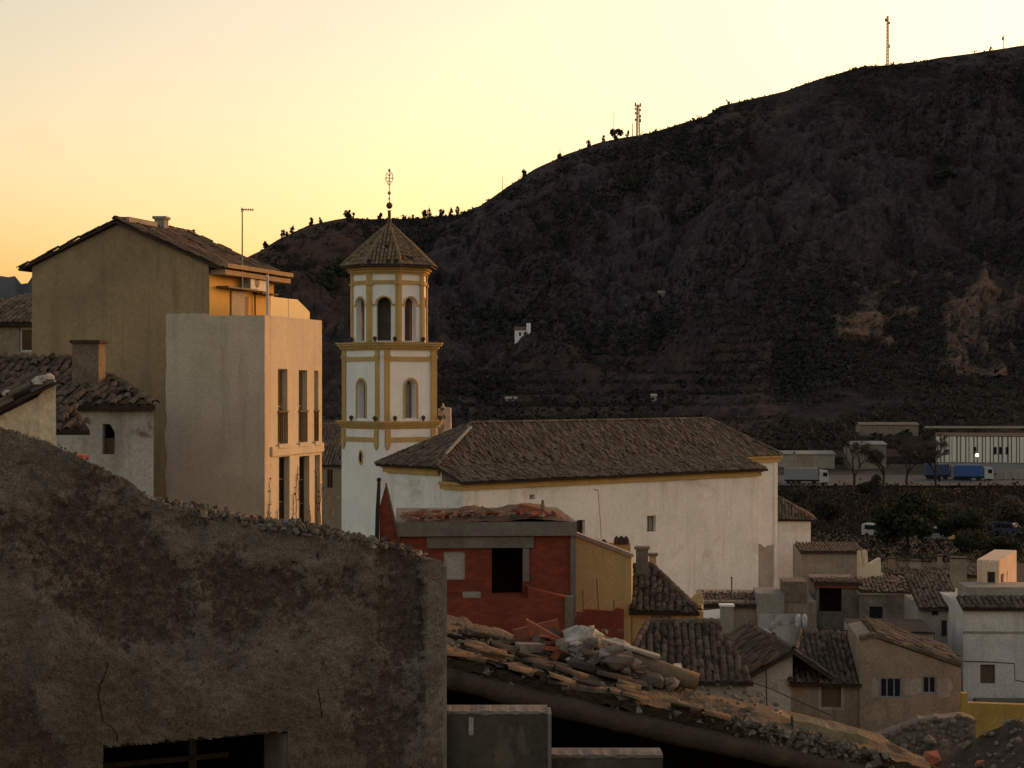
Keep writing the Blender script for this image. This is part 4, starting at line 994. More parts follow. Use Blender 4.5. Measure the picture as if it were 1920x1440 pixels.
# brick spike (remains of the gable)
mb = MB(); mb.prism([pl.w(*pl.q(708, 1500), .05), pl.w(*pl.q(748, 1500), .05), pl.w(*pl.q(746, 1010), .05), pl.w(*pl.q(723, 910), .05), pl.w(*pl.q(712, 950), .05)], -pl.n*.3)
sp_ = thing('gable_remnant', pl.w(*pl.q(728, 1060)), 'pointed red brick remnant of a gable left of the brick roof', 'wall'); mb.build('brickwork', M_brick, sp_)
mb = MB(); mb.prism([pl.w(*pl.q(746, 1010), .07), pl.w(*pl.q(750, 1010), .07), pl.w(*pl.q(725, 905), .07), pl.w(*pl.q(722, 908), .07)], -pl.n*.34); mb.build('mortar_edge', M_conc, sp_)
mb = MB(); mb.tube([pl.w(*pl.q(706, 1050), .2), pl.w(*pl.q(708, 960), .2), pl.w(*pl.q(711, 900), .2)], [.075, .07, .055], 8); mb.lathe(pl.w(*pl.q(711, 902), .2), [(.08, 0), (.08, .1), (.05, .12)], 8)
tag(mb.build('flue_pipe', M_black), 'black leaning flue pipe beside the brick spike', 'pipe')

# ------------------------------------------------------------------ yellow house
pl = Pl(1185, 66, 96); zg = gz(0, 66)-2
hs = thing('yellow_house', pl.w(0, zg), 'yellow rendered house with a dark tiled lean-to roof', 'house')
mb = MB(); shell(mb, pl, [(pl.t(1079), zg), (pl.t(1184), zg), pl.q(1184, 1046), pl.q(1079, 1006)], [], 1.0); mb.build('wall', M_yellow, hs)
mb = MB(); a, b = pl.q(1077, 1003), pl.q(1188, 1045)
mb.prism([pl.w(a[0], a[1], .12), pl.w(b[0], b[1], .12), pl.w(b[0], b[1]+.12, .12), pl.w(a[0], a[1]+.12, .12)], -pl.n*.45); mb.build('verge', M_concl, hs)
fr = rpts(pl.rect(1222, 1150, 1258, 1200))
mb = MB(); shell(mb, pl, [(pl.t(1185)+.01, zg), (pl.t(1319), zg), (pl.t(1319), pl.q(1319, 1147)[1]), (pl.t(1185)+.01, pl.q(1319, 1147)[1])], [fr], 4.2); mb.build('front_wall', M_yellow, hs)
window(hs, pl, (fr[0][0], fr[0][1], fr[1][0], fr[2][1]), .1, M_shed, M_shutg, 1, 0, .06)
ze = pl.q(1250, 1143)[1]
v0, v1, v2, v3 = pl.w(pl.t(1180), ze-.04, .35), pl.w(pl.t(1312), ze+.14, .35), P(1222, 1058, 69.8), P(1190, 1062, 69.8)
v1.z = v0.z; v2.z = v3.z
tiled_roof(hs, [v0, v1, v2, v3], pl.u, 300, seed=41, jit=1.6, caps=[(v1, v2)])
mb = MB(); mb.prism([pl.w(*pl.q(1290, 1132), -.3), pl.w(*pl.q(1320, 1136), -.3), pl.w(*pl.q(1316, 1112), -.3), pl.w(*pl.q(1302, 1118), -.3)], -pl.n*.3); mb.build('corner_upstand', M_yellow, hs)
chimney(hs, P(1204, 1066, 69), .46, .5, .75, M_conc); 
chimney(hs, P(1224, 1056, 70.5), .28, .4, .3, M_yellow, M_conc)
mb = MB(); q = P(1160, 1030, 69); mb.box(q-V((.35, 0, .3)), V((.8, 0, 0)), V((0, .6, 0)), V((0, 0, .55))); sc_ = mb.build('chimney_base', M_yellow, hs)
for i, (px, py, w_, lab) in enumerate(((1120, 1018, .75, 'dark humped cowl on the ridge of the yellow house'), (1165, 1012, .55, 'jagged dark cowl on the yellow rooftop chimney'))):
    mb = MB(); q = P(px, py, 68.8)
    for s in range(3):
        c = q+V(((s-1)*w_*.33, 0, -.18)); mb.lathe(c, [(w_*.2, 0), (w_*.22, .1+.04*s), (w_*.16, .24+.05*(s % 2)), (w_*.05, .32)], 7, s)
    tag(mb.build('chimney_cowl', M_wood), lab, 'cowl')
mb = MB(); q = P(1128, 1010, 68.6); mb.tube([q, q+V((-.13, 0, 1.85))], .018, 5); mb.tube([q+V((-.13, 0, 1.83)), q+V((-.3, 0, 1.86))], .02, 4); tag(mb.build('rooftop_pole', M_metal), 'thin hooked pole rising from the yellow house roof', 'pole')
# low ruined brick wall with rods
pw = Pl(1105, 58, 92); bw_ = thing('low_brick_wall', pw.w(0, zg), 'low crumbling red brick wall in front of the yellow house', 'wall')
mb = MB(); slab(mb, pw, [(pw.t(1078), zg), (pw.t(1170), zg), pw.q(1170, 1142), pw.q(1160, 1140), pw.q(1150, 1146), pw.q(1100, 1142), pw.q(1090, 1148), pw.q(1078, 1146)], [], .25); mb.build('brickwork', mat('plastered_brick', (.19, .042, .024), (.14, .034, .02), 1.5, 10, .8, .03, patch=(.24, .17, .14), plo=.6, phi=.66, pscale=1.8), bw_)
for i, (px, y0_, y1_, lab) in enumerate(((1094, 1150, 1106, 'short rusty rod standing on the crumbling brick wall'), (1124, 1148, 1086, 'tall rusty rod leaning above the crumbling brick wall'), (1152, 1146, 1126, 'bent rusty rod stub at the right of the brick wall'))):
    mb = MB(); mb.tube([pw.w(*pw.q(px, y0_+12), -.1), pw.w(*pw.q(px-(5 if i == 1 else 1), y1_), -.1)], .022, 5); tag(mb.build('iron_rod', M_rust), lab, 'rod')

M_crest = mat('crest_mortar', (.20, .175, .145), (.10, .08, .06), 5, 20, .8, .02, vary=.55)
# ------------------------------------------------------------------ foreground ruined house wall
FW = Pl(0, 13, 64)
TOPP = [(-700, 700), (-200, 770), (0, 800), (90, 828), (200, 882), (290, 935), (312, 948), (400, 968), (480, 984), (600, 1000), (720, 1024), (790, 1044), (826, 1056)]
tL, tR = FW.t(-500), FW.t(826); zB_ = CZ-7.6
fw = thing('ruined_gable_wall', FW.w(1, zB_), 'large weathered plaster wall with crumbling top edge in the near left foreground', 'wall')
hole = FW.rect(192, 1384, 538, 1560); hz = (hole[1], hole[3]+.0)
NT, NZ = 330, 300; mb = MB(); pat = []; rus = []; idx = {}
def topz(t):
    lo, hi = -700.0, 900.0
    p = FW.o+FW.u*t; px = CX+F*p.x/p.y
    return CZ+(CY-tab(px, TOPP))/F*p.y, px
def wdisp(t, z, zt_, px):
    big = noise.fractal(V((t*1.1, z*1.25, 5.2)), .9, 2.1, 6); med = noise.fractal(V((t*4.2, z*4.2, 9.1)), .8, 2.2, 5)
    mid = noise.noise(V((t*2.2+3, z*2.2, 1.7))); dz = zt_-z
    m_ = .12+big*.9+mid*.55+med*.32-.45*math.exp(-((dz-.45)/.25)**2)*min(1, max(0, px/300))
    ed_ = px+14*noise.noise(V((z*5, 0, 1)))+7*noise.noise(V((z*17, 0, 2)))
    if ed_ > 792: m_ = max(m_, .9)
    if z < hole[3]+.42 and 192 < px < 610 and z > hole[3]: m_ += .5
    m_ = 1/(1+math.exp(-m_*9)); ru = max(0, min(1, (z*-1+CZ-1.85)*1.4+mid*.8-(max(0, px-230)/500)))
    disp = m_*.028+med*.016+big*.018+.014*noise.noise(V((t*30, z*30, 2)))+.012*noise.noise(V((t*14, z*14, 5)))
    if ed_ > 792: disp = .05+med*.016+.006*noise.noise(V((t*22, z*22, 2)))
    return m_, ru, disp
for i in range(NT+1):
    t = lerp(tL, tR, i/NT); zt_, px = topz(t); zt_ += .035*noise.noise(V((t*6, 0, 1)))+.02*noise.noise(V((t*17, 0, 1)))*(1 if px > 300 else .3)
    for j in range(NZ+1):
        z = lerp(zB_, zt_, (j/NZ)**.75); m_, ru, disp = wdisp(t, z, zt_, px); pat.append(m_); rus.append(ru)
        mb.v.append(tuple(FW.w(t, z, disp)))
for i in range(NT):
    for j in range(NZ):
        t = lerp(tL, tR, (i+.5)/NT); zt_, px = topz(t); z = lerp(zB_, zt_, ((j+.5)/NZ)**.75)
        if hole[0] < t < hole[2] and hole[1] < z < hole[3]+.02*noise.noise(V((t*5, 0, 0))): continue
        a = i*(NZ+1)+j; mb.f.append((a, a+NZ+1, a+NZ+2, a+1)); mb.r.append(.5)
# top thickness, end and back
n0 = len(mb.v)
for i in range(NT+1):
    x, y, z = mb.v[i*(NZ+1)+NZ]; t = lerp(tL, tR, i/NT)
    for w_ in (.2, .48):
        p = V((x, y, z))-FW.n*w_+V((0, 0, .03*noise.noise(V((t*7, w_*9, 4))))); mb.v.append(tuple(p)); pat.append(.6); rus.append(0)
    mb.v.append((p.x, p.y, zB_)); pat.append(.5); rus.append(0)
for i in range(NT):
    a, b = i*(NZ+1)+NZ, (i+1)*(NZ+1)+NZ; c, d = n0+3*i, n0+3*(i+1)
    mb.f += [(a, b, d, c), (c, d, d+1, c+1)]; mb.r += [.5]*2
    if not hole[0]-.05 < lerp(tL, tR, (i+.5)/NT) < hole[2]+.05: mb.f.append((c+1, d+1, d+2, c+2)); mb.r.append(.5)
def wallmat():
    m, nt, b, co = base('ruin_plaster', .95, .1)
    pa = nd(nt, 'ShaderNodeAttribute'); pa.attribute_name = 'pat'; ru = nd(nt, 'ShaderNodeAttribute'); ru.attribute_name = 'rust'
    n1 = noi(nt, co, 3.2, 8, .7, .4); n2 = noi(nt, co, 17, 6, .75); n3 = noi(nt, co, 60, 4, .7); n4 = noi(nt, co, 1.1, 5, .6)
    plas = mixc(nt, ramp(nt, n1, .38, .62), (.18, .155, .13), (.27, .24, .208)); plas = mixc(nt, ramp(nt, n4, .55, .7), plas, (.16, .15, .142))
    bare = mixc(nt, ramp(nt, n2, .38, .6), (.082, .064, .052), (.15, .121, .097))
    def m2(op, a_, b_):
        k_ = nd(nt, 'ShaderNodeMath', operation=op)
        for q_, v_ in ((0, a_), (1, b_)):
            if isinstance(v_, float): k_.inputs[q_].default_value = v_
            else: nt.links.new(v_, k_.inputs[q_])
        return k_.outputs[0]
    n5 = noi(nt, co, 7.5, 8, .75, .3)
    fc = m2('ADD', m2('MULTIPLY', pa.outputs['Fac'], .30), m2('ADD', m2('MULTIPLY', n5, .9), m2('MULTIPLY', n2, .8)))
    c = mixc(nt, ramp(nt, fc, .90, 1.03), bare, plas)
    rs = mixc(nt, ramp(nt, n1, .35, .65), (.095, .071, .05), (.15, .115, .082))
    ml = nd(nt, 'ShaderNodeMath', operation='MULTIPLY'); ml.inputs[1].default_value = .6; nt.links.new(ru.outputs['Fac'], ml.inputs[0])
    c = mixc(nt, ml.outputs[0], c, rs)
    c = mixc(nt, ramp(nt, n2, .60, .68), c, (.045, .035, .027))
    c = mixc(nt, .8, c, mixc(nt, ramp(nt, n3, .3, .7), (.4, .4, .4), (1.6, 1.55, 1.5)), 'MULTIPLY')
    nt.links.new(c, b.inputs['Base Color'])
    ad = nd(nt, 'ShaderNodeMath', operation='ADD'); nt.links.new(n2, ad.inputs[0]); nt.links.new(n3, ad.inputs[1]); bump(nt, b, ad.outputs[0], 1.0, .035)
    return m
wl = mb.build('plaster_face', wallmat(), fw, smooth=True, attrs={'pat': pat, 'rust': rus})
# corner strip end face
mb = MB(); zt_, px = topz(tR); pbox(mb, FW, tR-.14, zB_, tR+.035, zt_-.02, -.5, .045); 
mb.build('corner_strip', mat('corner_plaster', (.20, .178, .148), (.16, .14, .112), 1.5, 22, .6, .012, .5, (.09, .07, .05)), fw)
# window reveal, lintel, jamb
mb = MB(); pbox(mb, FW, hole[0]-.02, hole[3]-.02, hole[2]+.25, hole[3]+.09, -.45, -.02); mb.build('lintel', M_wood, fw)
mb = MB(); pbox(mb, FW, hole[0]-.1, zB_, hole[0]+.0, hole[3], -.5, -.01); mb.build('jamb', M_conc, fw)
mb = MB(); pbox(mb, FW, hole[2]-.02, zB_, hole[2]+.12, hole[3]-.03, -.5, -.015); mb.build('jamb', M_conc, fw)
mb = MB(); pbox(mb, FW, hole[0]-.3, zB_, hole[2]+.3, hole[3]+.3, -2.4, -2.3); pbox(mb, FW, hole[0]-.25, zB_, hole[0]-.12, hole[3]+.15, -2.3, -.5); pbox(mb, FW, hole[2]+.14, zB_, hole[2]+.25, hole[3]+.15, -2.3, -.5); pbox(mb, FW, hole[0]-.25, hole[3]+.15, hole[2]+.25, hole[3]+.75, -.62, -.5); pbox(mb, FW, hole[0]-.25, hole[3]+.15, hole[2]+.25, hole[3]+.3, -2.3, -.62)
mb.build('room', M_dark, fw)  # room walls coloured near-black in place of interior shade
mb = MB(); pbox(mb, FW, hole[0]+.9, zB_, hole[0]+.96, hole[3]-.16, -.9, -.86); pbox(mb, FW, hole[0]+.2, hole[3]-.35, hole[2]-.2, hole[3]-.31, -.9, -.86); mb.build('frame_remains', M_wood, fw)
# cracks: thin near-black tubes on the plaster, fissure shade put into their colour
def crack(pts, w_):
    mb = MB(); line = []
    for a, b in zip(pts, pts[1:]):
        for s in range(6):
            px, py = lerp(a[0], b[0], s/6), lerp(a[1], b[1], s/6); t, z = FW.q(px+2.5*noise.noise(V((py*.13, 0, px))), py); line.append(FW.w(t, z, wdisp(t, z, topz(t)[0], px)[2]+.001))
    n = len(line); mb.tube(line, [w_*(.5+.7*abs(noise.noise(V((i*.4, 1, w_*900))))) for i in range(n)], 4)
    return mb.build('crack', M_dark, fw)
crack([(203, 1240), (196, 1262), (185, 1285), (182, 1310), (188, 1335), (190, 1350), (207, 1362), (218, 1378), (217, 1392)], .006)
crack([(594, 1290), (597, 1318), (601, 1350)], .005)
crack([(330, 1150), (338, 1172)], .004)
# stones and lime lumps on the crest
mb = MB(); r = random.Random(9)
for i in range(1500):
    px = r.triangular(285, 826, 560) if i < 1350 else r.uniform(0, 300); t = FW.t(px); zt_, _ = topz(t); s = r.uniform(.008, .026)*(1.7 if r.random() < .06 else 1)*(1 if px > 300 else .5)
    p = FW.w(t, zt_+r.uniform(-.05, .02)+(.02 if px > 300 else 0), -r.uniform(-.05, .45)); mb.cr = r.random()
    n9 = len(mb.v); mb.lathe(p-V((0, 0, s*.4)), [(s*.8, 0), (s*r.uniform(.8, 1.1), s*.6), (s*.5, s*r.uniform(1., 1.5)), (s*.1, s*1.55)], 5, r.random()*3)
    for q9 in range(n9, len(mb.v)): mb.v[q9] = tuple(V(mb.v[q9])+V((r.gauss(0, .3), r.gauss(0, .3), r.gauss(0, .22)))*s)
mb.build('crest_stones', M_crest, fw, kind='stuff')
# verge capping tiles at the left part of the crest
for i in range(7):
    px = 150+i*22; t = FW.t(px); zt_, _ = topz(t); zt2, _ = topz(FW.t(px+24)); a = FW.w(t, zt_-.01, -.1); b = FW.w(FW.t(px+24), zt2-.01, -.1)
    mb = MB(); mb.prism([a-V((0, 0, .02)), b-V((0, 0, .02)), b+V((0, 0, .015)), a+V((0, 0, .02))], -FW.n*.34); mb.build('capping_slab', M_concl if i % 2 else M_lowwhite, fw)
for (px, py, mt, lab, cat_) in ((482, 966, M_tilered, 'small orange tile fragment on the crest of the foreground wall', 'tile'), (158, 852, M_tilered, 'bright red tile fragment on the sloping top of the foreground wall', 'tile'), (556, 984, plain('blue_plastic', (.03, .03, .22), .5), 'small blue plastic scrap on the crest of the foreground wall', 'scrap')):
    t = FW.t(px); zt_, _ = topz(t); q = FW.w(t, zt_-.02, -.2); mb = MB(); n = 6
    vs = []
    for s, rr_ in ((-.07, .06), (.07, .05)):
        for k in range(n+1):
            an = math.pi*k/n; vs.append(q+FW.u*s+FW.n*rr_*math.cos(an)+V((0, 0, rr_*(1.1 if px != 158 else .6)*math.sin(an)+.02)))
    mb.add(vs, [(k, k+1, n+2+k, n+1+k) for k in range(n)]+[tuple(range(n+1))]); tag(mb.build('tile_fragment' if cat_ == 'tile' else 'plastic_scrap', mt), lab, cat_)
# lower stepped yard walls
M_yard = mat('yard_wall', (.085, .074, .062), (.055, .048, .04), 1.6, 18, .8, .015, .4, (.04, .034, .028), patch=(.11, .09, .07), plo=.6, phi=.66, pscale=2)
for (x0_, x1_, yt, d_, lab) in ((818, 1027, 1336, 14.6, 'dark stub wall with pale coping beside the foreground corner'), (1027, 1243, 1418, 14.9, 'lower dark parapet step with thin coping at the bottom edge')):
    pl = Pl(x0_, d_, 90); zt_ = pl.q(x0_, yt)[1]; a, b = pl.t(x0_), pl.t(x1_); yw_ = thing('yard_wall', pl.w(a, CZ-7.5), lab, 'wall')
    mb = MB(); pbox(mb, pl, a, CZ-7.5, b, zt_, -.3, 0); mb.build('wall', M_yard, yw_)
    mb = MB(); k = 70; r = random.Random(int(x0_)); vs = []
    for i in range(k+1):
        t = lerp(a, b, i/k); n_ = noise.fractal(V((t*9, 0, x0_)), .8, 2, 4)
        vs += [pl.w(t, zt_-.012-.012*n_, .008+.004*n_), pl.w(t, zt_+.012+.012*n_, .004+.006*n_), pl.w(t, zt_+.014+.01*n_, -.15), pl.w(t, zt_+.008, -.31), pl.w(t, zt_-.02, -.305)]
    mb.add(vs, [(5*i+q, 5*i+5+q, 5*i+6+q, 5*i+1+q) for i in range(k) for q in range(4)])
    mb.build('coping', M_conc, yw_)
    if x0_ == 818:
        mb = MB(); q = pl.rect(879, 1345, 888, 1378); pbox(mb, pl, q[0], q[1], q[2], q[3], 0, .012); mb.build('lime_patch', M_lime, yw_)
        mb = MB(); pbox(mb, pl, b-.0, CZ-7.5, b+.03, zt_-.01, -.3, .005); mb.build('edge_plaster', M_conc, yw_)

# ------------------------------------------------------------------ old barn roof with open dark loft
BP = Pl(826, 22, 90)
def by(px): return tab(px, [(700, 1213), (826, 1240), (1040, 1296), (1280, 1352), (1500, 1398), (1700, 1447), (1900, 1500)])
bn = thing('old_barn', BP.w(1, CZ-9), 'collapsing old barn with sagging earth roof, log verge and dark open loft', 'barn')
DB = 3.3; NXb, NYb = 110, 16; mb = MB()
for j in range(NYb+1):
    for i in range(NXb+1):
        px = lerp(690, 1760, i/NXb); t = BP.t(px); z = CZ+(CY-by(px))/F*22; w_ = DB*j/NYb*tab(px, [(690, 1.0), (1000, .9), (1280, .62), (1400, .36), (1760, .25)])
        n_ = .07*noise.fractal(V((t*1.6, w_*1.6, 2)), .9, 2, 5)+.04*noise.noise(V((t*7, w_*7, 1)))
        p = BP.w(t, z+.10+n_+.02*w_, -w_); mb.v.append(tuple(p))
mb.f = [(j*(NXb+1)+i, j*(NXb+1)+i+1, (j+1)*(NXb+1)+i+1, (j+1)*(NXb+1)+i) for j in range(NYb) for i in range(NXb)]; mb.r = [.5]*len(mb.f)
n0 = len(mb.v)
for i in range(NXb+1):       # front lip of the earth layer
    x, y, z = mb.v[i]; mb.v.append((x, y-.03, z-.14-.03*noise.noise(V((x*5, 0, 0)))))
for i in range(NXb): mb.f.append((i, i+1, n0+i+1, n0+i)); mb.r.append(.5)
for i in range(NXb+1):
    px = lerp(690, 1760, i/NXb); t = BP.t(px); z = CZ+(CY-by(px))/F*22; p = BP.w(t, z-.1, -DB-.1); mb.v.append(tuple(p))
for i in range(NXb): a = n0+i; b = n0+NXb+1+i; mb.f.append((a, a+1, b+1, b)); mb.r.append(.5)
rf = mb.build('roof', M_earth, bn, smooth=True)
# log beam along the verge
pts = []; rd_ = []
for px in range(700, 1760, 12):
    z = CZ+(CY-by(px))/F*22; t = BP.t(px); pts.append(BP.w(t, z-.17+.015*noise.noise(V((px*.02, 0, 0))), .03)); rd_.append(.135+.02*noise.noise(V((px*.013, 3, 0)))+.014*noise.noise(V((px*.11, 5, 0))))
mb = MB(); mb.tube(pts, rd_, 12); mb.v = [tuple(V(q)+V((0, 1, 1))*.014*noise.fractal(V(q)*7, .8, 2, 4)) for q in mb.v]; mb.build('verge_log', M_wood, bn, smooth=True)
# second course
pts = [p+V((0, .2, .17)) for p in pts]; mb = MB(); mb.tube(pts, [q*.55 for q in rd_], 8); mb.build('verge_pole', M_wood, bn, smooth=True)
# individual verge and field tiles
from mathutils import Matrix
r = random.Random(17)
slope = V((1, 0, -.245)).normalized()
for i in range(70):
    px = r.triangular(835, 1330, 900); w_ = r.uniform(.1, DB*.6) if i > 24 else r.uniform(-.03, .12); t = BP.t(px); z = CZ+(CY-by(px))/F*22
    if i <= 24: px = 830+i*r.uniform(9, 24); t = BP.t(px); z = CZ+(CY-by(px))/F*22
    o = bpy.data.objects.new('tile', TILE); COL.objects.link(o); o.parent = rf
    d = (slope*-1+V((0, r.gauss(0, .25), r.gauss(0, .08)))).normalized(); n_ = V((r.gauss(0, .1), r.gauss(0, .1), 1)).normalized(); x_ = d.cross(n_).normalized(); n_ = x_.cross(d)
    if r.random() < .2: n_ = -n_; x_ = -x_
    m4 = Matrix((x_, d, n_)).transposed().to_4x4(); m4.translation = BP.w(t, z+.13+.02*w_+(0.05 if n_.z < 0 else 0), -w_)-ORG[bn.name]; o.matrix_local = m4; k = r.uniform(.8, 1.05); o.scale = (k, k*r.uniform(.6, 1), k)
# lime lumps on the verge
mb = MB()
for i in range(420):
    px = r.uniform(830, 1720) if i < 90 else r.triangular(1300, 1720, 1500); t = BP.t(px); z = CZ+(CY-by(px))/F*22; s = r.uniform(.012, .06); mb.cr = r.random(); n9 = len(mb.v)
    mb.lathe(BP.w(t, z+r.uniform(-.12, .13), r.uniform(-.15, .08)), [(s*.7, 0), (s, s*.5), (s*.6, s*1.1), (s*.1, s*1.3)], 6, r.random()*3)
    for q9 in range(n9, len(mb.v)): mb.v[q9] = tuple(V(mb.v[q9])+V((r.gauss(0, .28), r.gauss(0, .28), r.gauss(0, .3)))*s)
mb.build('lime_lumps', M_crest, rf, kind='stuff')
mb = MB()
for i in range(240):
    px = r.uniform(835, 1500); w_ = r.uniform(.1, DB*.8); t = BP.t(px); z = CZ+(CY-by(px))/F*22; s = r.uniform(.015, .05); mb.cr = r.random()
    mb.lathe(BP.w(t, z+.1+.02*w_, -w_), [(s*.9, 0), (s, s*.5), (s*.6, s*1.0), (s*.1, s*1.2)], 5, r.random()*3)
mb.build('roof_pebbles', M_deb, rf, kind='stuff')
mb = MB(); xa, xb = BP.t(640), BP.t(1900)
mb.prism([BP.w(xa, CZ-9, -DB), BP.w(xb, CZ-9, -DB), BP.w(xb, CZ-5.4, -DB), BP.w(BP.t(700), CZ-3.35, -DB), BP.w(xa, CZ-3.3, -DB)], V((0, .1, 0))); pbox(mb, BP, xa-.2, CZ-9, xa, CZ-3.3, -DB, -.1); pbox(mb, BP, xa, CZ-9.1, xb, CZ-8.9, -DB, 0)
mb.build('loft_walls', M_dark, bn)  # loft darkness painted into the wall colour
mb = MB(); vs = []
for i in range(41):      # cream mortar ridge behind the lower verge
    px = 1500+i*3.6; t = BP.t(px); z = CZ+(CY-by(px)+34)/F*22; n_ = .02*noise.fractal(V((t*4, 0, 3)), .8, 2, 4)
    vs += [BP.w(t, z-.25, -.5), BP.w(t, z+n_, -.52), BP.w(t, z+.05+n_, -.62), BP.w(t, z+n_, -.75), BP.w(t, z-.25, -.8)]
mb.add(vs, [(5*i+q, 5*i+5+q, 5*i+6+q, 5*i+1+q) for i in range(40) for q in range(4)]); mb.build('mortar_ridge', mat('mortar_cream', (.30, .24, .15), (.2, .155, .1), 2.5, 14, .8, .03), bn)
mb = MB(); zq = lambda px: CZ+(CY-by(px))/F*22
mb.prism([BP.w(BP.t(690), zq(690)-.3, -.2), BP.w(BP.t(1760), zq(1760)-.3, -.2), BP.w(BP.t(1760), zq(1760)-.3, -DB+.05), BP.w(BP.t(690), zq(690)-.3, -DB+.05)], V((0, 0, .12))); mb.build('loft_ceiling', M_dark, bn)  # ceiling coloured near-black like the loft walls, for shade
mb = MB(); pbox(mb, BP, BP.t(1560), CZ-9, xb, zq(1780)-.05, -.55, -.2); mb.build('end_wall', M_stone, bn)
# rubble heap on the barn roof
HEAP = [(960, 1190, 1030, 1232), (1040, 1185, 1130, 1235), (1130, 1205, 1285, 1270)]
r = random.Random(23); k = 0
def roofz(px, w_): return CZ+(CY-by(px))/F*22+.12+.02*w_
LAB = {'red': ('brick_chunk', M_debred, 'broken red brick chunk in the rubble heap on the barn roof', 'brick'),
       'white': ('plaster_lump', M_lime, 'pale plaster lump in the rubble heap on the barn roof', 'plaster'),
       'grey': ('rubble_stone', M_deb, 'brown stone in the rubble heap on the barn roof', 'stone')}
for i in range(130):
    px = r.triangular(965, 1300, 1120); w_ = r.uniform(1.3, 2.5); kind = ('red' if r.random() < .5 else 'grey') if px < 1060 else ('white' if px < 1140 and r.random() < .7 else ('white' if r.random() < .3 else 'grey'))
    nm, mt, lab, cat_ = LAB[kind]; up = max(0, 1-abs(px-1120)/170)*.36
    d_ = 22+w_; t = (px-CX)/F*d_; pxr = CX+F*t/22
    chunk(V((t, d_, roofz(pxr, w_)+r.random()*up+.04)), r.uniform(.08, .26)*(1.5 if r.random() < .1 else 1), mt, nm, lab, cat_, 'rubble heap on the barn roof', 400+i, boxy=(kind == 'red' or i % 2 == 0))
for (px, py, w_, L_, ang, mt, lab, nm) in ((1010, 1195, 2.3, .62, .25, M_debred, 'tilted red brick panel at the left of the barn rubble heap', 'fallen_brick_slab'), (1030, 1205, 2.0, .6, -.5, M_debred, 'long red brick slab leaning right in the rubble heap', 'fallen_brick_slab'),
        (1215, 1250, 1.7, 1.35, -.28, mat('old_mattress', (.19, .14, .09), (.13, .095, .06), 2, 14, .6, .02), 'long brown rolled bundle lying right in the rubble heap', 'rolled_bundle')):
    d_ = 22+w_; c = P(px, py, d_); u = V((math.cos(ang), -.1, math.sin(ang)))
    mb = MB()
    if nm == 'rolled_bundle': mb.tube([c-u*L_/2, c-u*L_/4+V((0, 0, .02)), c+u*L_/4-V((0, 0, .02)), c+u*L_/2], [.1, .14, .135, .11], 10)
    else: mb.box(c-u*L_/2-V((0, .05, .05)), u*L_, V((0, .1, 0)), V((-.05, .02, .22)))
    tag(mb.build(nm, mt, smooth=nm == 'rolled_bundle'), lab, 'bundle' if nm == 'rolled_bundle' else 'brick')
for i in range(5):
    d_ = 23.6+.15*i; c = P(1190+12*i, 1222+7*i, d_); u = V((1, -.1*i, -.3+.03*i)).normalized(); mb = MB(); mb.box(c-u*.45, u*(.8-.08*i), V((0, .1, .02)), V((0, 0, .035)))
    tag(mb.build('broken_plank', M_wood if i % 2 else M_concl), 'broken plank stacked at the right of the barn rubble heap', 'plank', 'planks in the rubble heap')
mb = MB()
for s in range(1):
    nu_, nv2 = 28, 16; c0 = P(1092, 1196, 23.9)
    for j in range(nv2+1):
        for i in range(nu_):
            a_, b_ = 2*math.pi*i/nu_, math.pi*(j/nv2-.5); q = V((math.cos(a_)*math.cos(b_), math.sin(a_)*math.cos(b_), math.sin(b_)))
            k_ = 1+.42*noise.fractal(q*2.1, .9, 2.2, 5); mb.v.append(tuple(c0+V((q.x*.24, q.y*.17, q.z*.15))*k_))
    mb.f = [(j*nu_+i, j*nu_+(i+1) % nu_, (j+1)*nu_+(i+1) % nu_, (j+1)*nu_+i) for j in range(nv2) for i in range(nu_)]; mb.r = [.5]*len(mb.f)
tag(mb.build('plaster_sack', M_lime, smooth=True), 'bulging pale sack at the top of the barn rubble heap', 'sack')
# ------------------------------------------------------------------ village at the right
def cable(pts, label, rad=.03, d=None):
    mb = MB(); mb.tube([P(*p) for p in pts], rad, 5); return tag(mb.build('wall_cable', M_black), label, 'cable')
def gable_roof_pg(pl, x0, x1, ye, yr, back, e=.3, dy=None):
    za = pl.q((x0+x1)/2, ye)[1]; d2 = pl.o.y+back; zr_ = CZ+(CY-yr)/F*d2
    return [pl.w(pl.t(x0), za, e), pl.w(pl.t(x1), za, e), pl.w(pl.t(x1), zr_, -back), pl.w(pl.t(x0), zr_, -back)]
# D: drab house behind, with cream broken parapet
pl = Pl(1560, 128, 93); hs, ta, tb, zz = simple_house('drab_house', 'drab grey-brown house with flat tile roof right of the church', 'house', pl, 1503, 1034, 1613, 1130, 6, M_gwall)
tiled_roof(hs, gable_roof_pg(pl, 1500, 1618, 1034, 1019, 3.5), pl.u, 0, seed=51)
pl = Pl(1612, 124, 60); cr = thing('cream_parapet', pl.w(0, CZ-16), 'broken cream parapet with two posts catching warm light', 'wall')
mb = MB(); slab(mb, pl, [pl.q(1612, 1120), pl.q(1660, 1110), pl.q(1658, 1076), pl.q(1652, 1072), pl.q(1651, 1046), pl.q(1640, 1052), pl.q(1628, 1060), pl.q(1626, 1032), pl.q(1622, 1031), pl.q(1621, 1062), pl.q(1616, 1066), pl.q(1615, 1033), pl.q(1612, 1034)], [], .3); mb.build('wall', M_cream, cr)
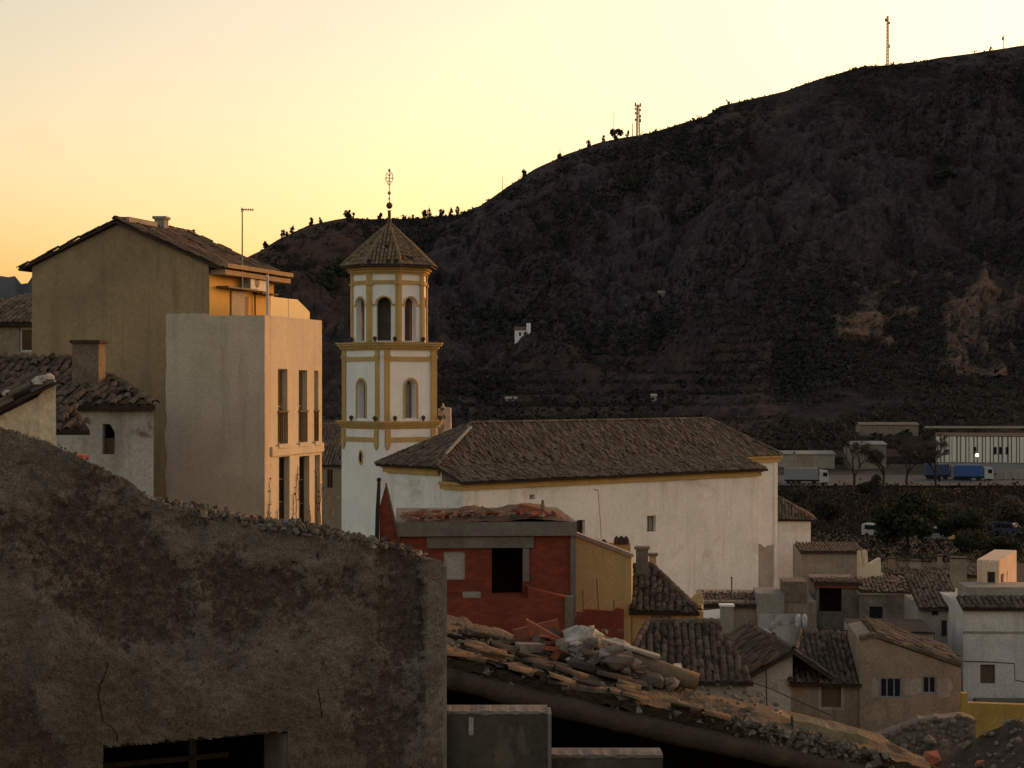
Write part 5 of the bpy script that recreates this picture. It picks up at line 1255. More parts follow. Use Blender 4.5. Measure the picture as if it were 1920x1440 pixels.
# roofs behind
pl = Pl(1650, 120, 95); hs, ta, tb, zz = simple_house('terrace_house', 'low grey house with rubble-strewn dark roof behind the cream parapet', 'house', pl, 1622, 1114, 1735, 1180, 5, M_gwall)
tiled_roof(hs, gable_roof_pg(pl, 1618, 1738, 1114, 1082, 5), pl.u, 0, seed=52, jit=2)
chimney(hs, P(1797, 1090, 122), 1.0, .8, 1.55, M_tan, M_deck); chimney(hs, P(1750, 1090, 121), .28, .3, .6, M_conc)
mb = MB(); q = P(1735, 1118, 112); u = V((1, 0, 0))
mb.prism([q+V((-.85, 0, -.3)), q+V((.5, 0, -.75)), q+V((.75, 0, .55)), q+V((.25, 0, .6)), q+V((0, 0, 1.1)), q+V((-.15, 0, .3))], V((0, .35, 0))); tag(mb.build('broken_gable', M_concl), 'pale jagged fragment of gable between the dark roofs', 'wall')
# low dark-roofed row behind
pl = Pl(1740, 140, 95); hs, ta, tb, zz = simple_house('back_row_house', 'low dark house row with flat dark roof behind the terrace roofs', 'house', pl, 1630, 1078, 1850, 1110, 5, M_gwall)
tiled_roof(hs, gable_roof_pg(pl, 1628, 1852, 1078, 1058, 4), pl.u, 0, seed=58, jit=2)
for i, (px, w_, h_) in enumerate(((1672, .5, .7), (1716, .8, .5), (1762, .35, .9))): chimney(hs, P(px, 1064, 142), w_, .5, h_, M_gwall if i % 2 else M_tan, M_deck)
# E: low walls below the church
pl = Pl(1430, 104, 94); hs, ta, tb, zz = simple_house('low_terrace', 'low ochre-grey walls and sheds at the foot of the church', 'house', pl, 1312, 1128, 1531, 1230, 6, M_tan)
tiled_roof(hs, gable_roof_pg(pl, 1318, 1420, 1134, 1112, 3), pl.u, 0, seed=53, jit=2)
mb = MB(); r_ = pl.rect(1418, 1112, 1470, 1140); pbox(mb, pl, r_[0], r_[1]-.5, r_[2], r_[3], -3, .3); mb.build('shed_wall', M_gwall, hs)
mb = MB(); r_ = pl.rect(1420, 1150, 1500, 1190); pbox(mb, pl, r_[0], r_[1]-.5, r_[2], r_[3], 0.1, .6); mb.build('yard_wall', M_lowwhite, hs)
mb = MB(); r_ = pl.rect(1468, 1100, 1513, 1128); pbox(mb, pl, r_[0], r_[1], r_[2], r_[3]+.3, -2, .12); mb.build('dark_shed', M_deb, hs)
c_ = P(1362, 1168, 98); st = thing('white_chimney', c_, 'square white chimney standing on the low roofs below the church', 'chimney')
mb = MB(); mb.box(c_-V((.32, .3, 2)), V((.66, 0, 0)), V((0, .6, 0)), V((0, 0, 2.9))); mb.build('shaft', M_concl, st)
mb = MB(); mb.box(c_-V((.38, .36, -.92)), V((.78, 0, 0)), V((0, .72, 0)), V((0, 0, .1))); mb.build('cap', M_white, st)
mb = MB(); q = P(1336, 1160, 98); mb.box(q-V((.55, 0, .15)), V((1.1, 0, .12)), V((0, 1.5, .3)), V((0, 0, .08))); tag(mb.build('white_sheet', M_panel), 'small white sheet roof left of the square white chimney', 'sheet')
for i, px in enumerate((1496, 1508)):
    mb = MB(); q = P(px, 1172, 99); mb.lathe(q-V((0, 0, .2)), [(.12, 0), (.16, .25), (.16, .65), (.08, .8)], 8); tag(mb.build('water_drum', M_tw, smooth=True), ('left' if i == 0 else 'right')+' one of two small white drums below the dark opening', 'drum')
mb = MB(); q = P(1372, 1110, 100); mb.tube([q, q+V((0, 0, .75))], .05, 6); mb.lathe(q+V((0, 0, .75)), [(.09, 0), (.09, .05), (.02, .1)], 6); tag(mb.build('vent_pipe', M_metal), 'thin metal vent pipe at the foot of the church wall', 'pipe')
pl = Pl(1570, 106, 95); op = (1536, 1102, 1578, 1147)
hs, ta, tb, zz = simple_house('open_loft_house', 'crumbling stone house with black loft opening under a red beam', 'house', pl, 1529, 1097, 1614, 1240, 6, M_stone, holes=[op])
mb = MB(); r_ = pl.rect(1526, 1092, 1612, 1102); pbox(mb, pl, r_[0], r_[1], r_[2], r_[3], -.4, .18); mb.build('beam', M_debred, hs)
tiled_roof(hs, gable_roof_pg(pl, 1526, 1616, 1092, 1084, 3.2), pl.u, 0, seed=54)
# F
pl = Pl(1670, 104, 97); w_ = (1630, 1137, 1656, 1161)
hs, ta, tb, zz = simple_house('stone_house', 'grey stone house with one small dark window and rough flat roof', 'house', pl, 1612, 1116, 1728, 1240, 6, M_stone, holes=[w_])
window(hs, pl, pl.rect(*w_), .2, M_shut, M_glass, 0, 0, .05)
mb = MB(); pbox(mb, pl, ta-.1, zz, tb+.1, zz+.12, -6, .1); mb.build('roof_edge', M_tan, hs)
tiled_roof(hs, [pl.w(ta, zz+.14, .05), pl.w(tb, zz+.14, .05), pl.w(tb, zz+.5, -4), pl.w(ta, zz+.5, -4)], pl.u, 0, seed=55, jit=2.5)
# G
pl = Pl(1765, 98, 94); w1, w2 = (1747, 1140, 1760, 1154), (1765, 1163, 1790, 1194)
hs, ta, tb, zz = simple_house('tan_house', 'tall tan house with two dark windows and steep dark tile roof', 'house', pl, 1724, 1137, 1806, 1270, 6, M_gwall, holes=[w1, w2])
for q_ in (w1, w2): window(hs, pl, pl.rect(*q_), .2, M_shut, M_glass, 0, 0, .05)
pg = gable_roof_pg(pl, 1722, 1808, 1140, 1082, 5); tiled_roof(hs, pg, pl.u, 0, seed=56, jit=1.5)
# small middle house with round hole
pl = Pl(1700, 92, 95); hs, ta, tb, zz = simple_house('mid_house', 'low grey-tan house with a small round hole in its wall', 'house', pl, 1600, 1187, 1752, 1300, 5, M_gwall)
mb = MB(); r_ = pl.rect(1692, 1200, 1716, 1220); tc, zc = (r_[0]+r_[2])/2, (r_[1]+r_[3])/2
mb.prism([pl.w(tc+.3*math.cos(i*.524), zc+.2*math.sin(i*.524)+.04*(i % 3), .01) for i in range(12)], pl.n*.01); mb.build('hole', M_dark, hs)  # near-black plate on the wall, painting the shade inside a hole
mb = MB(); pbox(mb, pl, ta, zz, tb, zz+.08, -5, .15); mb.build('roof_edge', M_deck, hs)
cable([(1560, 1180, 91.4), (1640, 1186, 91.4), (1735, 1185, 91.4), (1751, 1186, 91.4), (1752, 1226, 91.4), (1800, 1230, 90)], 'dark cable stepping across the wall of the low grey-tan house')
# H: white house at the right edge
pl = Pl(1806, 94, 92); win = (1838, 1246, 1866, 1282)
hs, ta, tb, zz = simple_house('white_house', 'white two-storey house at the right edge with tiled eave', 'house', pl, 1806, 1136, 2050, 1330, 8, M_lowwhite if 0 else mat('white_house_wall', (.60, .57, .53), (.50, .47, .44), .7, 9, .5, .02, .35, (.2, .17, .14)), holes=[win])
window(hs, pl, pl.rect(*win), .2, M_shut, M_shut, 1, 0, .05)
mb = MB(); zq_ = pl.q(1860, 1186)[1]; pbox(mb, pl, ta, zq_-.06, tb, zq_+.06, 0, .03); mb.build('string_course', M_gwall, hs)
tiled_roof(hs, gable_roof_pg(pl, 1803, 2055, 1140, 1118, 1.3, .3), pl.u, 60, seed=57, jit=.6, sp=.30, w=.13)
mb = MB(); p_ = Pl(1806, 95.3, 92); pbox(mb, p_, p_.t(1814), zz, p_.t(2050), p_.q(1860, 1101)[1], -2.5, 0); mb.build('roof_terrace', M_concl, hs)
mb = MB(); r_ = pl.rect(1806, 1308, 1920, 1325); pbox(mb, pl, ta+.5, r_[1], tb, r_[3], .1, .9); mb.build('grey_ledge', M_conc, hs)
cable([(1808, 1240, 93.4), (1850, 1241, 93.4), (1902, 1244, 93.4), (1903, 1275, 93.4), (1940, 1282, 93.4)], 'dark cable crossing the white house above its window')
ph_l = Pl(1873, 97, 112); ph_r = Pl(1873, 97, 25); zb_ = ph_l.q(1873, 1112)[1]
pk = thing('pink_penthouse', ph_l.w(-.5, zb_), 'small pink rooftop room with flat parapet on the white house', 'rooftop room')
t0 = ph_l.t(1841); tr = ph_r.t(1906); wn = ph_l.rect(1851, 1072, 1866, 1093); zt_ = ph_l.q(1873, 1052)[1]
mb = MB(); shell(mb, ph_l, [(t0, zb_-.4), (0, zb_-.4), (0, zt_), (lerp(t0, 0, .5), zt_-.05), (lerp(t0, 0, .45), zt_+.06), (t0, zt_-.02)], [rpts(wn)], .5, .2); mb.build('wall', M_pink, pk)
window(pk, ph_l, wn, .12, M_shut, M_glass, 0, 0, .05)
dr = ph_r.rect(1876, 1076, 1882, 1108)
mb = MB(); shell(mb, ph_r, [(.25, zb_-.4), (tr, zb_-.4), (tr, zt_+.12), (.25, zt_+.01)], [rpts((dr[0], zb_, dr[2], dr[3]))], 1.2, .2); mb.build('side_wall', M_pink, pk)
mb = MB(); pbox(mb, ph_r, dr[0], zb_, dr[2], dr[3], -.15, -.1); mb.build('door', M_shut, pk)
r_ = ph_r.rect(1888, 1068, 1896, 1090); mb = MB(); pbox(mb, ph_r, r_[0], r_[1], r_[2], r_[3], .0, .03); mb.build('shutter', M_pink, pk)
# K golden wall
pl = Pl(1800, 70, 96); gw = thing('golden_wall', pl.w(2, gz(0, 70)-2), 'golden ochre garden wall at the right edge', 'wall')
mb = MB(); slab(mb, pl, [(pl.t(1802), gz(0, 70)-2), (pl.t(2050), gz(0, 70)-2), (pl.t(2050), pl.q(2050, 1326)[1]), pl.q(1815, 1318), pl.q(1814, 1300), pl.q(1803, 1300)], [], .35); mb.build('wall', M_gold, gw)
# I: dark roof and white gable
R0 = P(1487, 1218, 74); E0 = P(1290, 1330, 74); bk = V((-.9, 7.8, 0)); zg = gz(0, 70)-2
ih = thing('white_gable_house', V((9, 74, zg)), 'old house with pale triangular gable under a dark falling tile roof', 'house')
pl = Pl(1487, 74.3, 90)
mb = MB(); a, b = pl.q(1486, 1224), pl.q(1290, 1335); shell(mb, pl, [(b[0], zg), (a[0], zg), a, b], [], 7.5); mb.build('gable_wall', M_lowwhite, ih)
tiled_roof(ih, [E0+V((0, -.2, 0)), R0+V((0, -.2, 0)), R0+bk, E0+bk], V((0, 1, 0)), 300, seed=61, jit=1.2, caps=[(R0+V((0, -.2, 0)), R0+bk)])
R1 = R0+V((1.6, 0, -1.1)); tiled_roof(ih, [R1+V((0, -.2, 0)), R0+V((0, -.2, 0)), R0+bk, R1+bk], V((0, 1, 0)), 0, seed=62, name='rear_roof')
mb = MB(); pbox(mb, pl, a[0]+.003, zg, a[0]+1.5, a[1]-1.05, -7, -.1); mb.build('side_wall', M_gwall, ih)
# I2: wider dark roof behind
pl = Pl(1300, 58, 94); hs, ta, tb, zz = simple_house('dark_roof_house', 'broad dark tiled roof behind the pale gable, below the yellow house', 'house', pl, 1170, 1275, 1400, 1340, 5, M_gwall)
va, vb = pl.w(ta-.2, zz, .3), pl.w(tb+.2, zz, .3); vc, vd = P(1345, 1168, 62.5), P(1215, 1176, 62.5); vd.z = vc.z
tiled_roof(hs, [va, vb, vc, vd], pl.u, 300, seed=63, jit=1.2, caps=[(va, vd), (vd, vc)])
# J: ochre tan house with roof, windows
pl = Pl(1615, 74, 95); zg = gz(0, 74)-2; jw = (1540, 1283, 1577, 1326)
jh = thing('earth_house', pl.w(0, zg), 'long tan earth-rendered house with blue-framed windows below the white house', 'house')
ta, tb = pl.t(1484), pl.t(1615); ze = pl.q(1550, 1280)[1]
mb = MB(); shell(mb, pl, [(ta, zg), (tb, zg), (tb, ze), (ta, ze)], [rpts(pl.rect(*jw))], 4.5, .2); mb.build('wall', M_tan, jh)
shutter(jh, pl, pl.rect(*jw), .12, M_shut, 14)
mb = MB(); r_ = pl.rect(*jw); q = .1
for a_ in ((r_[0]-.13, r_[1]-.12, r_[0], r_[3]+.12), (r_[2], r_[1]-.12, r_[2]+.13, r_[3]+.12), (r_[0], r_[3], r_[2], r_[3]+.12), (r_[0], r_[1]-.1, r_[2], r_[1])): pbox(mb, pl, *a_, .002, .025)
mb.build('window_surround', M_concl, jh)
v0, v1 = pl.w(ta-.1, ze, .3), pl.w(tb, ze, .3); v2 = P(1605, 1186, 79.5); v3 = P(1500, 1186, 79.5)
tiled_roof(jh, [v0, v1, v2, v3], pl.u, 300, seed=64, jit=1.4, caps=[(v0, v3)])
pr = pl.back(-.25); w1, w2 = (1650, 1271, 1690, 1308), (1730, 1268, 1755, 1300)
mb = MB(); shell(mb, pr, [(pr.t(1612), zg), (pr.t(1802), zg), pr.q(1802, 1250), pr.q(1700, 1214), pr.q(1640, 1194), pr.q(1612, 1200)], [rpts(pr.rect(*w1)), rpts(pr.rect(*w2))], 5, .22); mb.build('gable_wall', M_tan, jh)
for q_, nb in ((w1, 2), (w2, 1)):
    window(jh, pr, pr.rect(*q_), .1, mat('blue_grey_frame', (.22, .25, .30), (.18, .2, .25), 2, 9, .2, .01) if nb == 2 else MATS['blue_grey_frame'], M_glass, nb, 0, .05)
for px0, px1 in ((1634, 1648), (1692, 1728), (1757, 1785)):
    mb = MB(); r_ = pr.rect(px0, 1268, px1, 1308); tc, zc = (r_[0]+r_[2])/2, (r_[1]+r_[3])/2; rq = random.Random(px0)
    mb.prism([pr.w(tc+(r_[2]-r_[0])*.52*rq.uniform(.75, 1.05)*max(-1, min(1, 1.3*math.cos(i*.393))), zc+(r_[3]-r_[1])*.5*rq.uniform(.6, 1.05)*max(-1, min(1, 1.3*math.sin(i*.393))), .002) for i in range(16)], pr.n*.012); mb.build('lime_patch', M_concl, jh)
mb = MB(); pp_ = [pr.q(1612, 1200), pr.q(1640, 1194), pr.q(1700, 1214), pr.q(1802, 1250)]
for (a_, b_) in zip(pp_, pp_[1:]): mb.prism([pr.w(a_[0], a_[1]+.005, .12), pr.w(b_[0], b_[1]+.005, .12), pr.w(b_[0], b_[1]+.16, .1), pr.w(a_[0], a_[1]+.16, .1)], -pr.n*.5)
mb.build('verge', M_earth, jh)
t3 = [pr.w(*pp_[1], 0)+V((0, 0, .1)), pr.w(*pp_[3], 0)+V((0, 0, .1))]
tiled_roof(jh, [t3[0], t3[1], t3[1]-pr.n*5, t3[0]-pr.n*5], pr.n, 0, seed=65, jit=2, name='upper_roof')
cable([(1395, 1275, 73.0), (1437, 1288, 73.0), (1490, 1312, 73.0), (1560, 1342, 73.0)], 'thin dark cable sagging across the pale gable and tan house', .018)
cable([(1436, 1235, 73.9), (1437, 1290, 73.9), (1438, 1340, 73.9)], 'dark downpipe cable on the pale triangular gable', .025)
# rough stone terrace wall below the earth house
pl = Pl(1500, 60, 95); tw_ = thing('stone_terrace', pl.w(2, gz(0, 60)-2), 'rough stone terrace wall below the tan earth house', 'wall')
zg = gz(0, 60)-2; mb = MB(); outline = [(pl.t(1380), zg), (pl.t(1830), zg)]
for px in range(1830, 1379, -15): outline.append(pl.q(px, tab(px, [(1380, 1345), (1500, 1362), (1560, 1358), (1640, 1385), (1720, 1352), (1805, 1342), (1830, 1350)])+5*noise.noise(V((px*.06, 0, 0)))))
slab(mb, pl, outline, [], .8); mb.build('wall', M_stone, tw_)
mb = MB(); r = random.Random(31)
for i in range(260):
    px = r.uniform(1385, 1825); y_ = tab(px, [(1380, 1345), (1500, 1362), (1560, 1358), (1640, 1385), (1720, 1352), (1805, 1342), (1830, 1350)]); q = pl.w(*pl.q(px, y_+r.uniform(-3, 60)), .02); s = r.uniform(.05, .16); mb.cr = r.random()
    mb.lathe(q-V((0, 0, s*.5)), [(s*.8, 0), (s, s*.5), (s*.6, s*1.1), (s*.1, s*1.25)], 5, r.random()*3)
mb.build('stones', M_deb, tw_, kind='stuff')
# rubble slope at the bottom right
mb = MB(); nu, nw = 80, 50
for j in range(nw+1):
    for i in range(nu+1):
        d = lerp(30, 50, j/nw); px = lerp(1500, 2150, i/nu)
        y_ = tab(px, [(1500, 1500), (1640, 1455), (1750, 1395), (1860, 1375), (2150, 1330)])
        zt_ = (CY-y_)/F*44; z = CZ+zt_-abs(d-44)*.22 if d < 44 else CZ+zt_-(d-44)*.9
        x = (px-CX)/F*44+(d-44)*.1; z += .35*noise.fractal(V((x*.7, d*.7, 1)), .9, 2, 5)
        mb.v.append((x, d, z))
mb.f = [(j*(nu+1)+i, j*(nu+1)+i+1, (j+1)*(nu+1)+i+1, (j+1)*(nu+1)+i) for j in range(nw) for i in range(nu)]; mb.r = [.5]*len(mb.f)
vs_ = list(mb.v); o = mb.build('rubble_slope', mat('dark_rubble', (.075, .055, .042), (.04, .031, .025), 1.8, 14, 1., .06, patch=(.10, .075, .055), plo=.58, phi=.66, pscale=2.2), smooth=True); o['kind'] = 'structure'
mb = MB(); r = random.Random(77)
for i in range(2400):
    q = V(vs_[r.randrange(len(vs_))])+V((r.uniform(-.1, .1), r.uniform(-.2, .2), -.02)); s = r.uniform(.02, .09)*(2.2 if r.random() < .06 else 1); mb.cr = r.random()
    mb.lathe(q, [(s*.8, 0), (s*r.uniform(.8, 1.1), s*.5), (s*.5, s*r.uniform(.8, 1.2)), (s*.1, s*1.25)], 5, r.random()*3)
tag(mb.build('rubble_stones', M_deb, kind='stuff'), 'loose stones strewn over the rubble slope at the bottom right', 'stones')
for i, (px, py, s, mt, lab, nm) in enumerate([(1745, 1425, .55, M_debred, 'red brick lump at the left of the bottom right rubble', 'brick_lump'), (1885, 1438, .9, M_lime, 'big pale boulder at the bottom right corner of the rubble', 'pale_boulder'),
                                             (1690, 1440, .4, M_debred, 'small red lump low on the rubble slope', 'brick_lump'), (1840, 1440, .5, M_tilered, 'reddish tile heap beside the pale boulder', 'tile_heap')]):
    chunk(P(px, py, 43.0), s, mt, nm, lab, 'rubble', None, 900+i, .8)

# ------------------------------------------------------------------ valley floor: road, sheds, lorries, trees
mb = MB(); N = 40
for i in range(N+1):
    x = lerp(40, 300, i/N)
    for y_ in (428, 470): mb.v.append((x, y_, CZ+lerp(-24.3, -23.9, (y_-428)/42)+.35))
mb.f = [(2*i, 2*i+2, 2*i+3, 2*i+1) for i in range(N)]; mb.r = [.5]*N
# dense strip so that the yard lies clear of the rough ground
o = mb.build('road', M_road); o['kind'] = 'structure'
def shed(name, label, x0, x1, yt, yb, d, depth, mt, roofm, az=92, rise=.7):
    pl = Pl(x0, d, az); root = thing(name, pl.w(0, CZ-27), label, 'building'); a, b = pl.t(x0), pl.t(x1); z0, z1 = pl.q(x0, yb)[1], pl.q(x0, yt)[1]
    mb = MB(); shell(mb, pl, [(a, z0-4), (b, z0-4), (b, z1), (a, z1)], [], depth); mb.build('wall', mt, root)
    mb = MB(); mb.prism([pl.w(a-.3, z1, .4), pl.w(b+.3, z1, .4), pl.w(b+.3, z1+rise, -depth/2), pl.w(a-.3, z1+rise, -depth/2)], V((0, 0, .15))); mb.prism([pl.w(a-.3, z1, -depth-.4), pl.w(b+.3, z1, -depth-.4), pl.w(b+.3, z1+rise, -depth/2), pl.w(a-.3, z1+rise, -depth/2)], V((0, 0, .15))); mb.build('roof', roofm, root)
    return root, pl, a, b, z0, z1
wh, pl, a, b, z0, z1 = shed('warehouse', 'long white ribbed warehouse with dark slit windows across the valley', 1755, 2400, 818, 866, 486, 30, M_tg, M_deck, az=104, rise=.5)
x = a; i = 0
r = random.Random(2)
while x < pl.t(1990):
    w_ = .95 if i % 2 == 0 else .5
    mb = MB(); pbox(mb, pl, x, z0, x+w_, z1+.1, 0.0, .35); mb.build('rib', M_panel, wh); x += w_+r.uniform(.18, .5); i += 1
for px in (1828, 1866, 1876, 1888):
    mb = MB(); r_ = pl.rect(px-2.5, 838, px+2.5, 852); pbox(mb, pl, r_[0], r_[1], r_[2], r_[3], .36, .42); mb.build('window', M_glass, wh)
shed('grey_shed', 'grey-blue roofed shed at the far left of the lorry yard', 1462, 1565, 852, 880, 500, 14, M_gwall, M_shed)
shed('small_block', 'small pale block building behind the bare trees', 1596, 1662, 834, 868, 495, 14, M_stone, M_shed)
shed('tan_hut', 'little tan hut beside the white articulated lorry', 1494, 1526, 852, 876, 478, 6, M_tan, M_concl)
shed('long_barn', 'long low ruined farm wall on the slope above the warehouse', 1612, 1722, 797, 804, 560, 8, M_stone, M_deb)
mb = MB(); pl_ = Pl(1840, 520, 91); r_ = pl_.rect(1735, 799, 2300, 803); pbox(mb, pl_, r_[0], r_[1], r_[2], r_[3], -.6, 0); tag(mb.build('boundary_wall', M_concl), 'long thin pale boundary wall above the warehouse roof', 'wall')
mb = MB(); pl_ = Pl(1880, 452, 91)
for i in range(9): q0 = pl_.t(1868+i*14); q1 = pl_.t(1881+i*14); r_ = pl_.rect(1870, 880, 1880, 897); pbox(mb, pl_, q0, r_[1]-1, q1, r_[3], -.3, 0)
tag(mb.build('panel_fence', M_concl), 'low white panel wall right of the blue lorries', 'wall')
def lorry(px, d, w, label, boxm, cabm, flip=1, L=11.0, gap=.5):
    c = P(px, 0, d); z = gz(0, d)+.45; b = V((c.x, d, z)); t = thing('lorry', b, label, 'lorry', None)
    u = V((1, -.12, 0)).normalized()*flip; s = V((-u.y, u.x, 0))*(1 if flip > 0 else -1); W_ = 2.5
    def bx(a0, a1, z0, z1, mt, nm, wy=W_, par=None):
        mb = MB(); mb.box(b+u*a0-s*wy/2+V((0, 0, z0)), u*(a1-a0), s*wy, V((0, 0, z1-z0))); return mb.build(nm, mt, par or t)
    bx(-L/2, L/2-2.6, 1.15, 3.9, boxm, 'trailer'); bx(-L/2, L/2-.3, .75, 1.14, M_rub, 'chassis', 1.2)
    mb = MB(); cab = [(L/2-2.2, .6), (L/2, .6), (L/2, 1.9), (L/2-.25, 3.3), (L/2-2.2, 3.55)]
    mb.prism([b+u*a_-s*W_/2+V((0, 0, z_)) for a_, z_ in cab], s*W_); cb = mb.build('cab', cabm, t)
    bx(L/2-1.35, L/2-.35, 1.95, 2.9, M_glass, 'side_window', W_+.04, cb)
    mb = MB(); mb.prism([b+u*(L/2+.01)-s*1.1+V((0, 0, 1.95)), b+u*(L/2+.01)+s*1.1+V((0, 0, 1.95)), b+u*(L/2-.22)+s*1.1+V((0, 0, 3.15)), b+u*(L/2-.22)-s*1.1+V((0, 0, 3.15))], u*.03); mb.build('windscreen', M_glass, cb)
    for a_ in (-L/2+1.0, -L/2+2.2, -L/2+3.4, L/2-3.4, L/2-.9):
        for q in (-1, 1):
            mb = MB(); c0 = b+u*a_+s*(q*W_*.42)+V((0, 0, .5)); mb.tube([c0-s*.16, c0+s*.16], .5, 12); mb.build('wheel', M_rub, t)
    return t
lorry(1512, 436, 80, 'white and grey articulated lorry parked beyond the church corner', M_tg, M_tw, 1, 10.5)
lorry(1826, 448, 60, 'right-hand blue lorry with white cab in front of the warehouse', M_blue, M_tw, 1, 9.2)
lorry(1766, 452, 60, 'left-hand darker blue lorry half hidden by bare trees', plain('dark_blue_tarpaulin', (.03, .05, .12), .6), M_tg, 1, 8.5)
# street light that is lit
lp = thing('yard_lamp', P(1832, 866, 476), 'lit yellow yard lamp in front of the white warehouse', 'lamp'); q = P(1832, 853, 476)
mb = MB(); mb.tube([V((q.x, q.y, CZ-25)), q], .12, 6); mb.build('post', M_metal, lp); mb = MB(); mb.lathe(q-V((0, 0, .5)), [(.1, 0), (.4, .2), (.45, .5), (.3, .8), (.1, .9)], 10); mb.build('lantern', M_lamp, lp, smooth=True)
for i, (px, hh, d) in enumerate(((1600, 118, 425), (1658, 104, 428), (1702, 116, 424), (1755, 108, 426))):
    tree('bare_tree', V(((px-CX)/F*d, d, gz(0, d)-.3)), hh*d/F, 8, ('leftmost', 'second', 'third', 'rightmost')[i]+' of the four leafless trees along the valley road', 'bare roadside trees', 'bare', 0, 70+i)
# embankment vegetation between village and road
r = random.Random(41); mb = MB()
for i in range(9000):
    d = r.uniform(215, 408); px = r.uniform(1390, 2050)
    if d < 262 and r.random() < .6: continue
    x = (px-CX)/F*d; z = gz(x, d)+gnoise(x, d); s = r.uniform(.4, 1.5)*(1.2 if 300 < d < 390 else .8)
    dn = noise.noise(V((x*.06, d*.04, 2))); tone = max(0, min(1, .25+.35*r.random()+.3*dn))
    for k in range(8):
        p = V((x+r.gauss(0, .6)*s, d+r.gauss(0, .6)*s, z+abs(r.gauss(.7, .5))*s)); a_ = V((r.gauss(0, 1), r.gauss(0, 1), r.gauss(0, 1))).normalized(); b_ = a_.orthogonal().normalized(); q = s*r.uniform(.12, .28); o_ = len(mb.v)
        mb.v += [tuple(p+a_*q), tuple(p+b_*q), tuple(p-a_*q), tuple(p-b_*q)]; mb.f.append((o_, o_+1, o_+2, o_+3)); mb.r.append(max(0, min(1, tone+r.uniform(-.2, .2))))
o = mb.build('embankment_scrub', M_bank, kind='stuff'); tag(o, 'dark scrub covering the embankment below the valley road', 'scrub')
for i, (px, py, hh, ww, mt, lab) in enumerate([(1700, 1034, 118, 128, M_leaf, 'big round dark evergreen tree in the middle of the valley'), (1812, 1040, 80, 92, M_leaf, 'dark bushy tree right of the big round evergreen'),
        (1900, 1030, 92, 100, M_dry, 'greyish dry tree at the right edge below the warehouse'), (1792, 990, 50, 60, M_dry, 'pale dry bush behind the dark trees'), (1870, 1052, 50, 90, M_leaf, 'green bush behind the pink rooftop room'),
        (1560, 985, 60, 70, M_scrub, 'dull dark bush right of the sacristy roof'), (1640, 940, 50, 60, M_scrub, 'dark bush under the bare trees'), (1500, 960, 60, 70, M_scrub, 'dark bush close behind the church corner')]):
    d = (236, 240, 262, 300, 232, 290, 330, 270)[i]; k = d/F; b = P(px, py, d); b.z = min(b.z, gz(0, d)+1.0)
    tree('valley_tree', b, hh*k+(CZ+(CY-py)*k-b.z), ww*k, lab, None, 'leaf', 6500 if ww > 85 else 3000, 130+i, lsize=ww*k*.036, trunk=.08, mat_=mt)
def van(px, py, d, label, mt, flip=1, L=4.6):
    c = P(px, py, d); z = gz(0, d)+.75; b = V((c.x, d, max(z, c.z-.6))); t = thing('van', b, label, 'van'); u = V((.75, -.66, 0)).normalized()*flip; s = V((-u.y, u.x, 0))
    prof = [(-L/2, .35), (L/2, .35), (L/2, .95), (L/2-.7, 1.1), (L/2-1.35, 1.9), (-L/2+.15, 1.95), (-L/2, 1.7)]
    mb = MB(); mb.prism([b+u*a_-s*.9+V((0, 0, z_)) for a_, z_ in prof], s*1.8); bd = mb.build('body', mt, t)
    for q in (-1, 1):
        mb = MB(); mb.prism([b+u*a_+s*(q*.905)+V((0, 0, z_)) for a_, z_ in ((L/2-1.0, 1.12), (L/2-1.45, 1.75), (-L/2+.5, 1.75), (-L/2+.5, 1.15))], s*(q*.01)); mb.build('side_window', M_glass, bd)
        for a_ in (-L/2+.85, L/2-.85):
            mb = MB(); c0 = b+u*a_+s*(q*.8)+V((0, 0, .34)); mb.tube([c0-s*.1, c0+s*.1], .34, 12); mb.build('wheel', M_rub, t)
    mb = MB(); mb.prism([b+u*(L/2-.68)-s*.75+V((0, 0, 1.14)), b+u*(L/2-.68)+s*.75+V((0, 0, 1.14)), b+u*(L/2-1.3)+s*.75+V((0, 0, 1.85)), b+u*(L/2-1.3)-s*.75+V((0, 0, 1.85))], u*.03); mb.build('windscreen', M_glass, bd)
    return t
van(1648, 1016, 258, 'white van parked left of the big round tree', plain('dusty_white', (.34, .335, .32), .7))
van(1752, 1024, 252, 'pale grey van parked right of the big round tree', plain('dusty_grey', (.17, .17, .165), .7), -1, 5.2)
van(1890, 1014, 262, 'dark blue van half hidden at the right by bushes', plain('van_blue', (.02, .03, .07), .6))
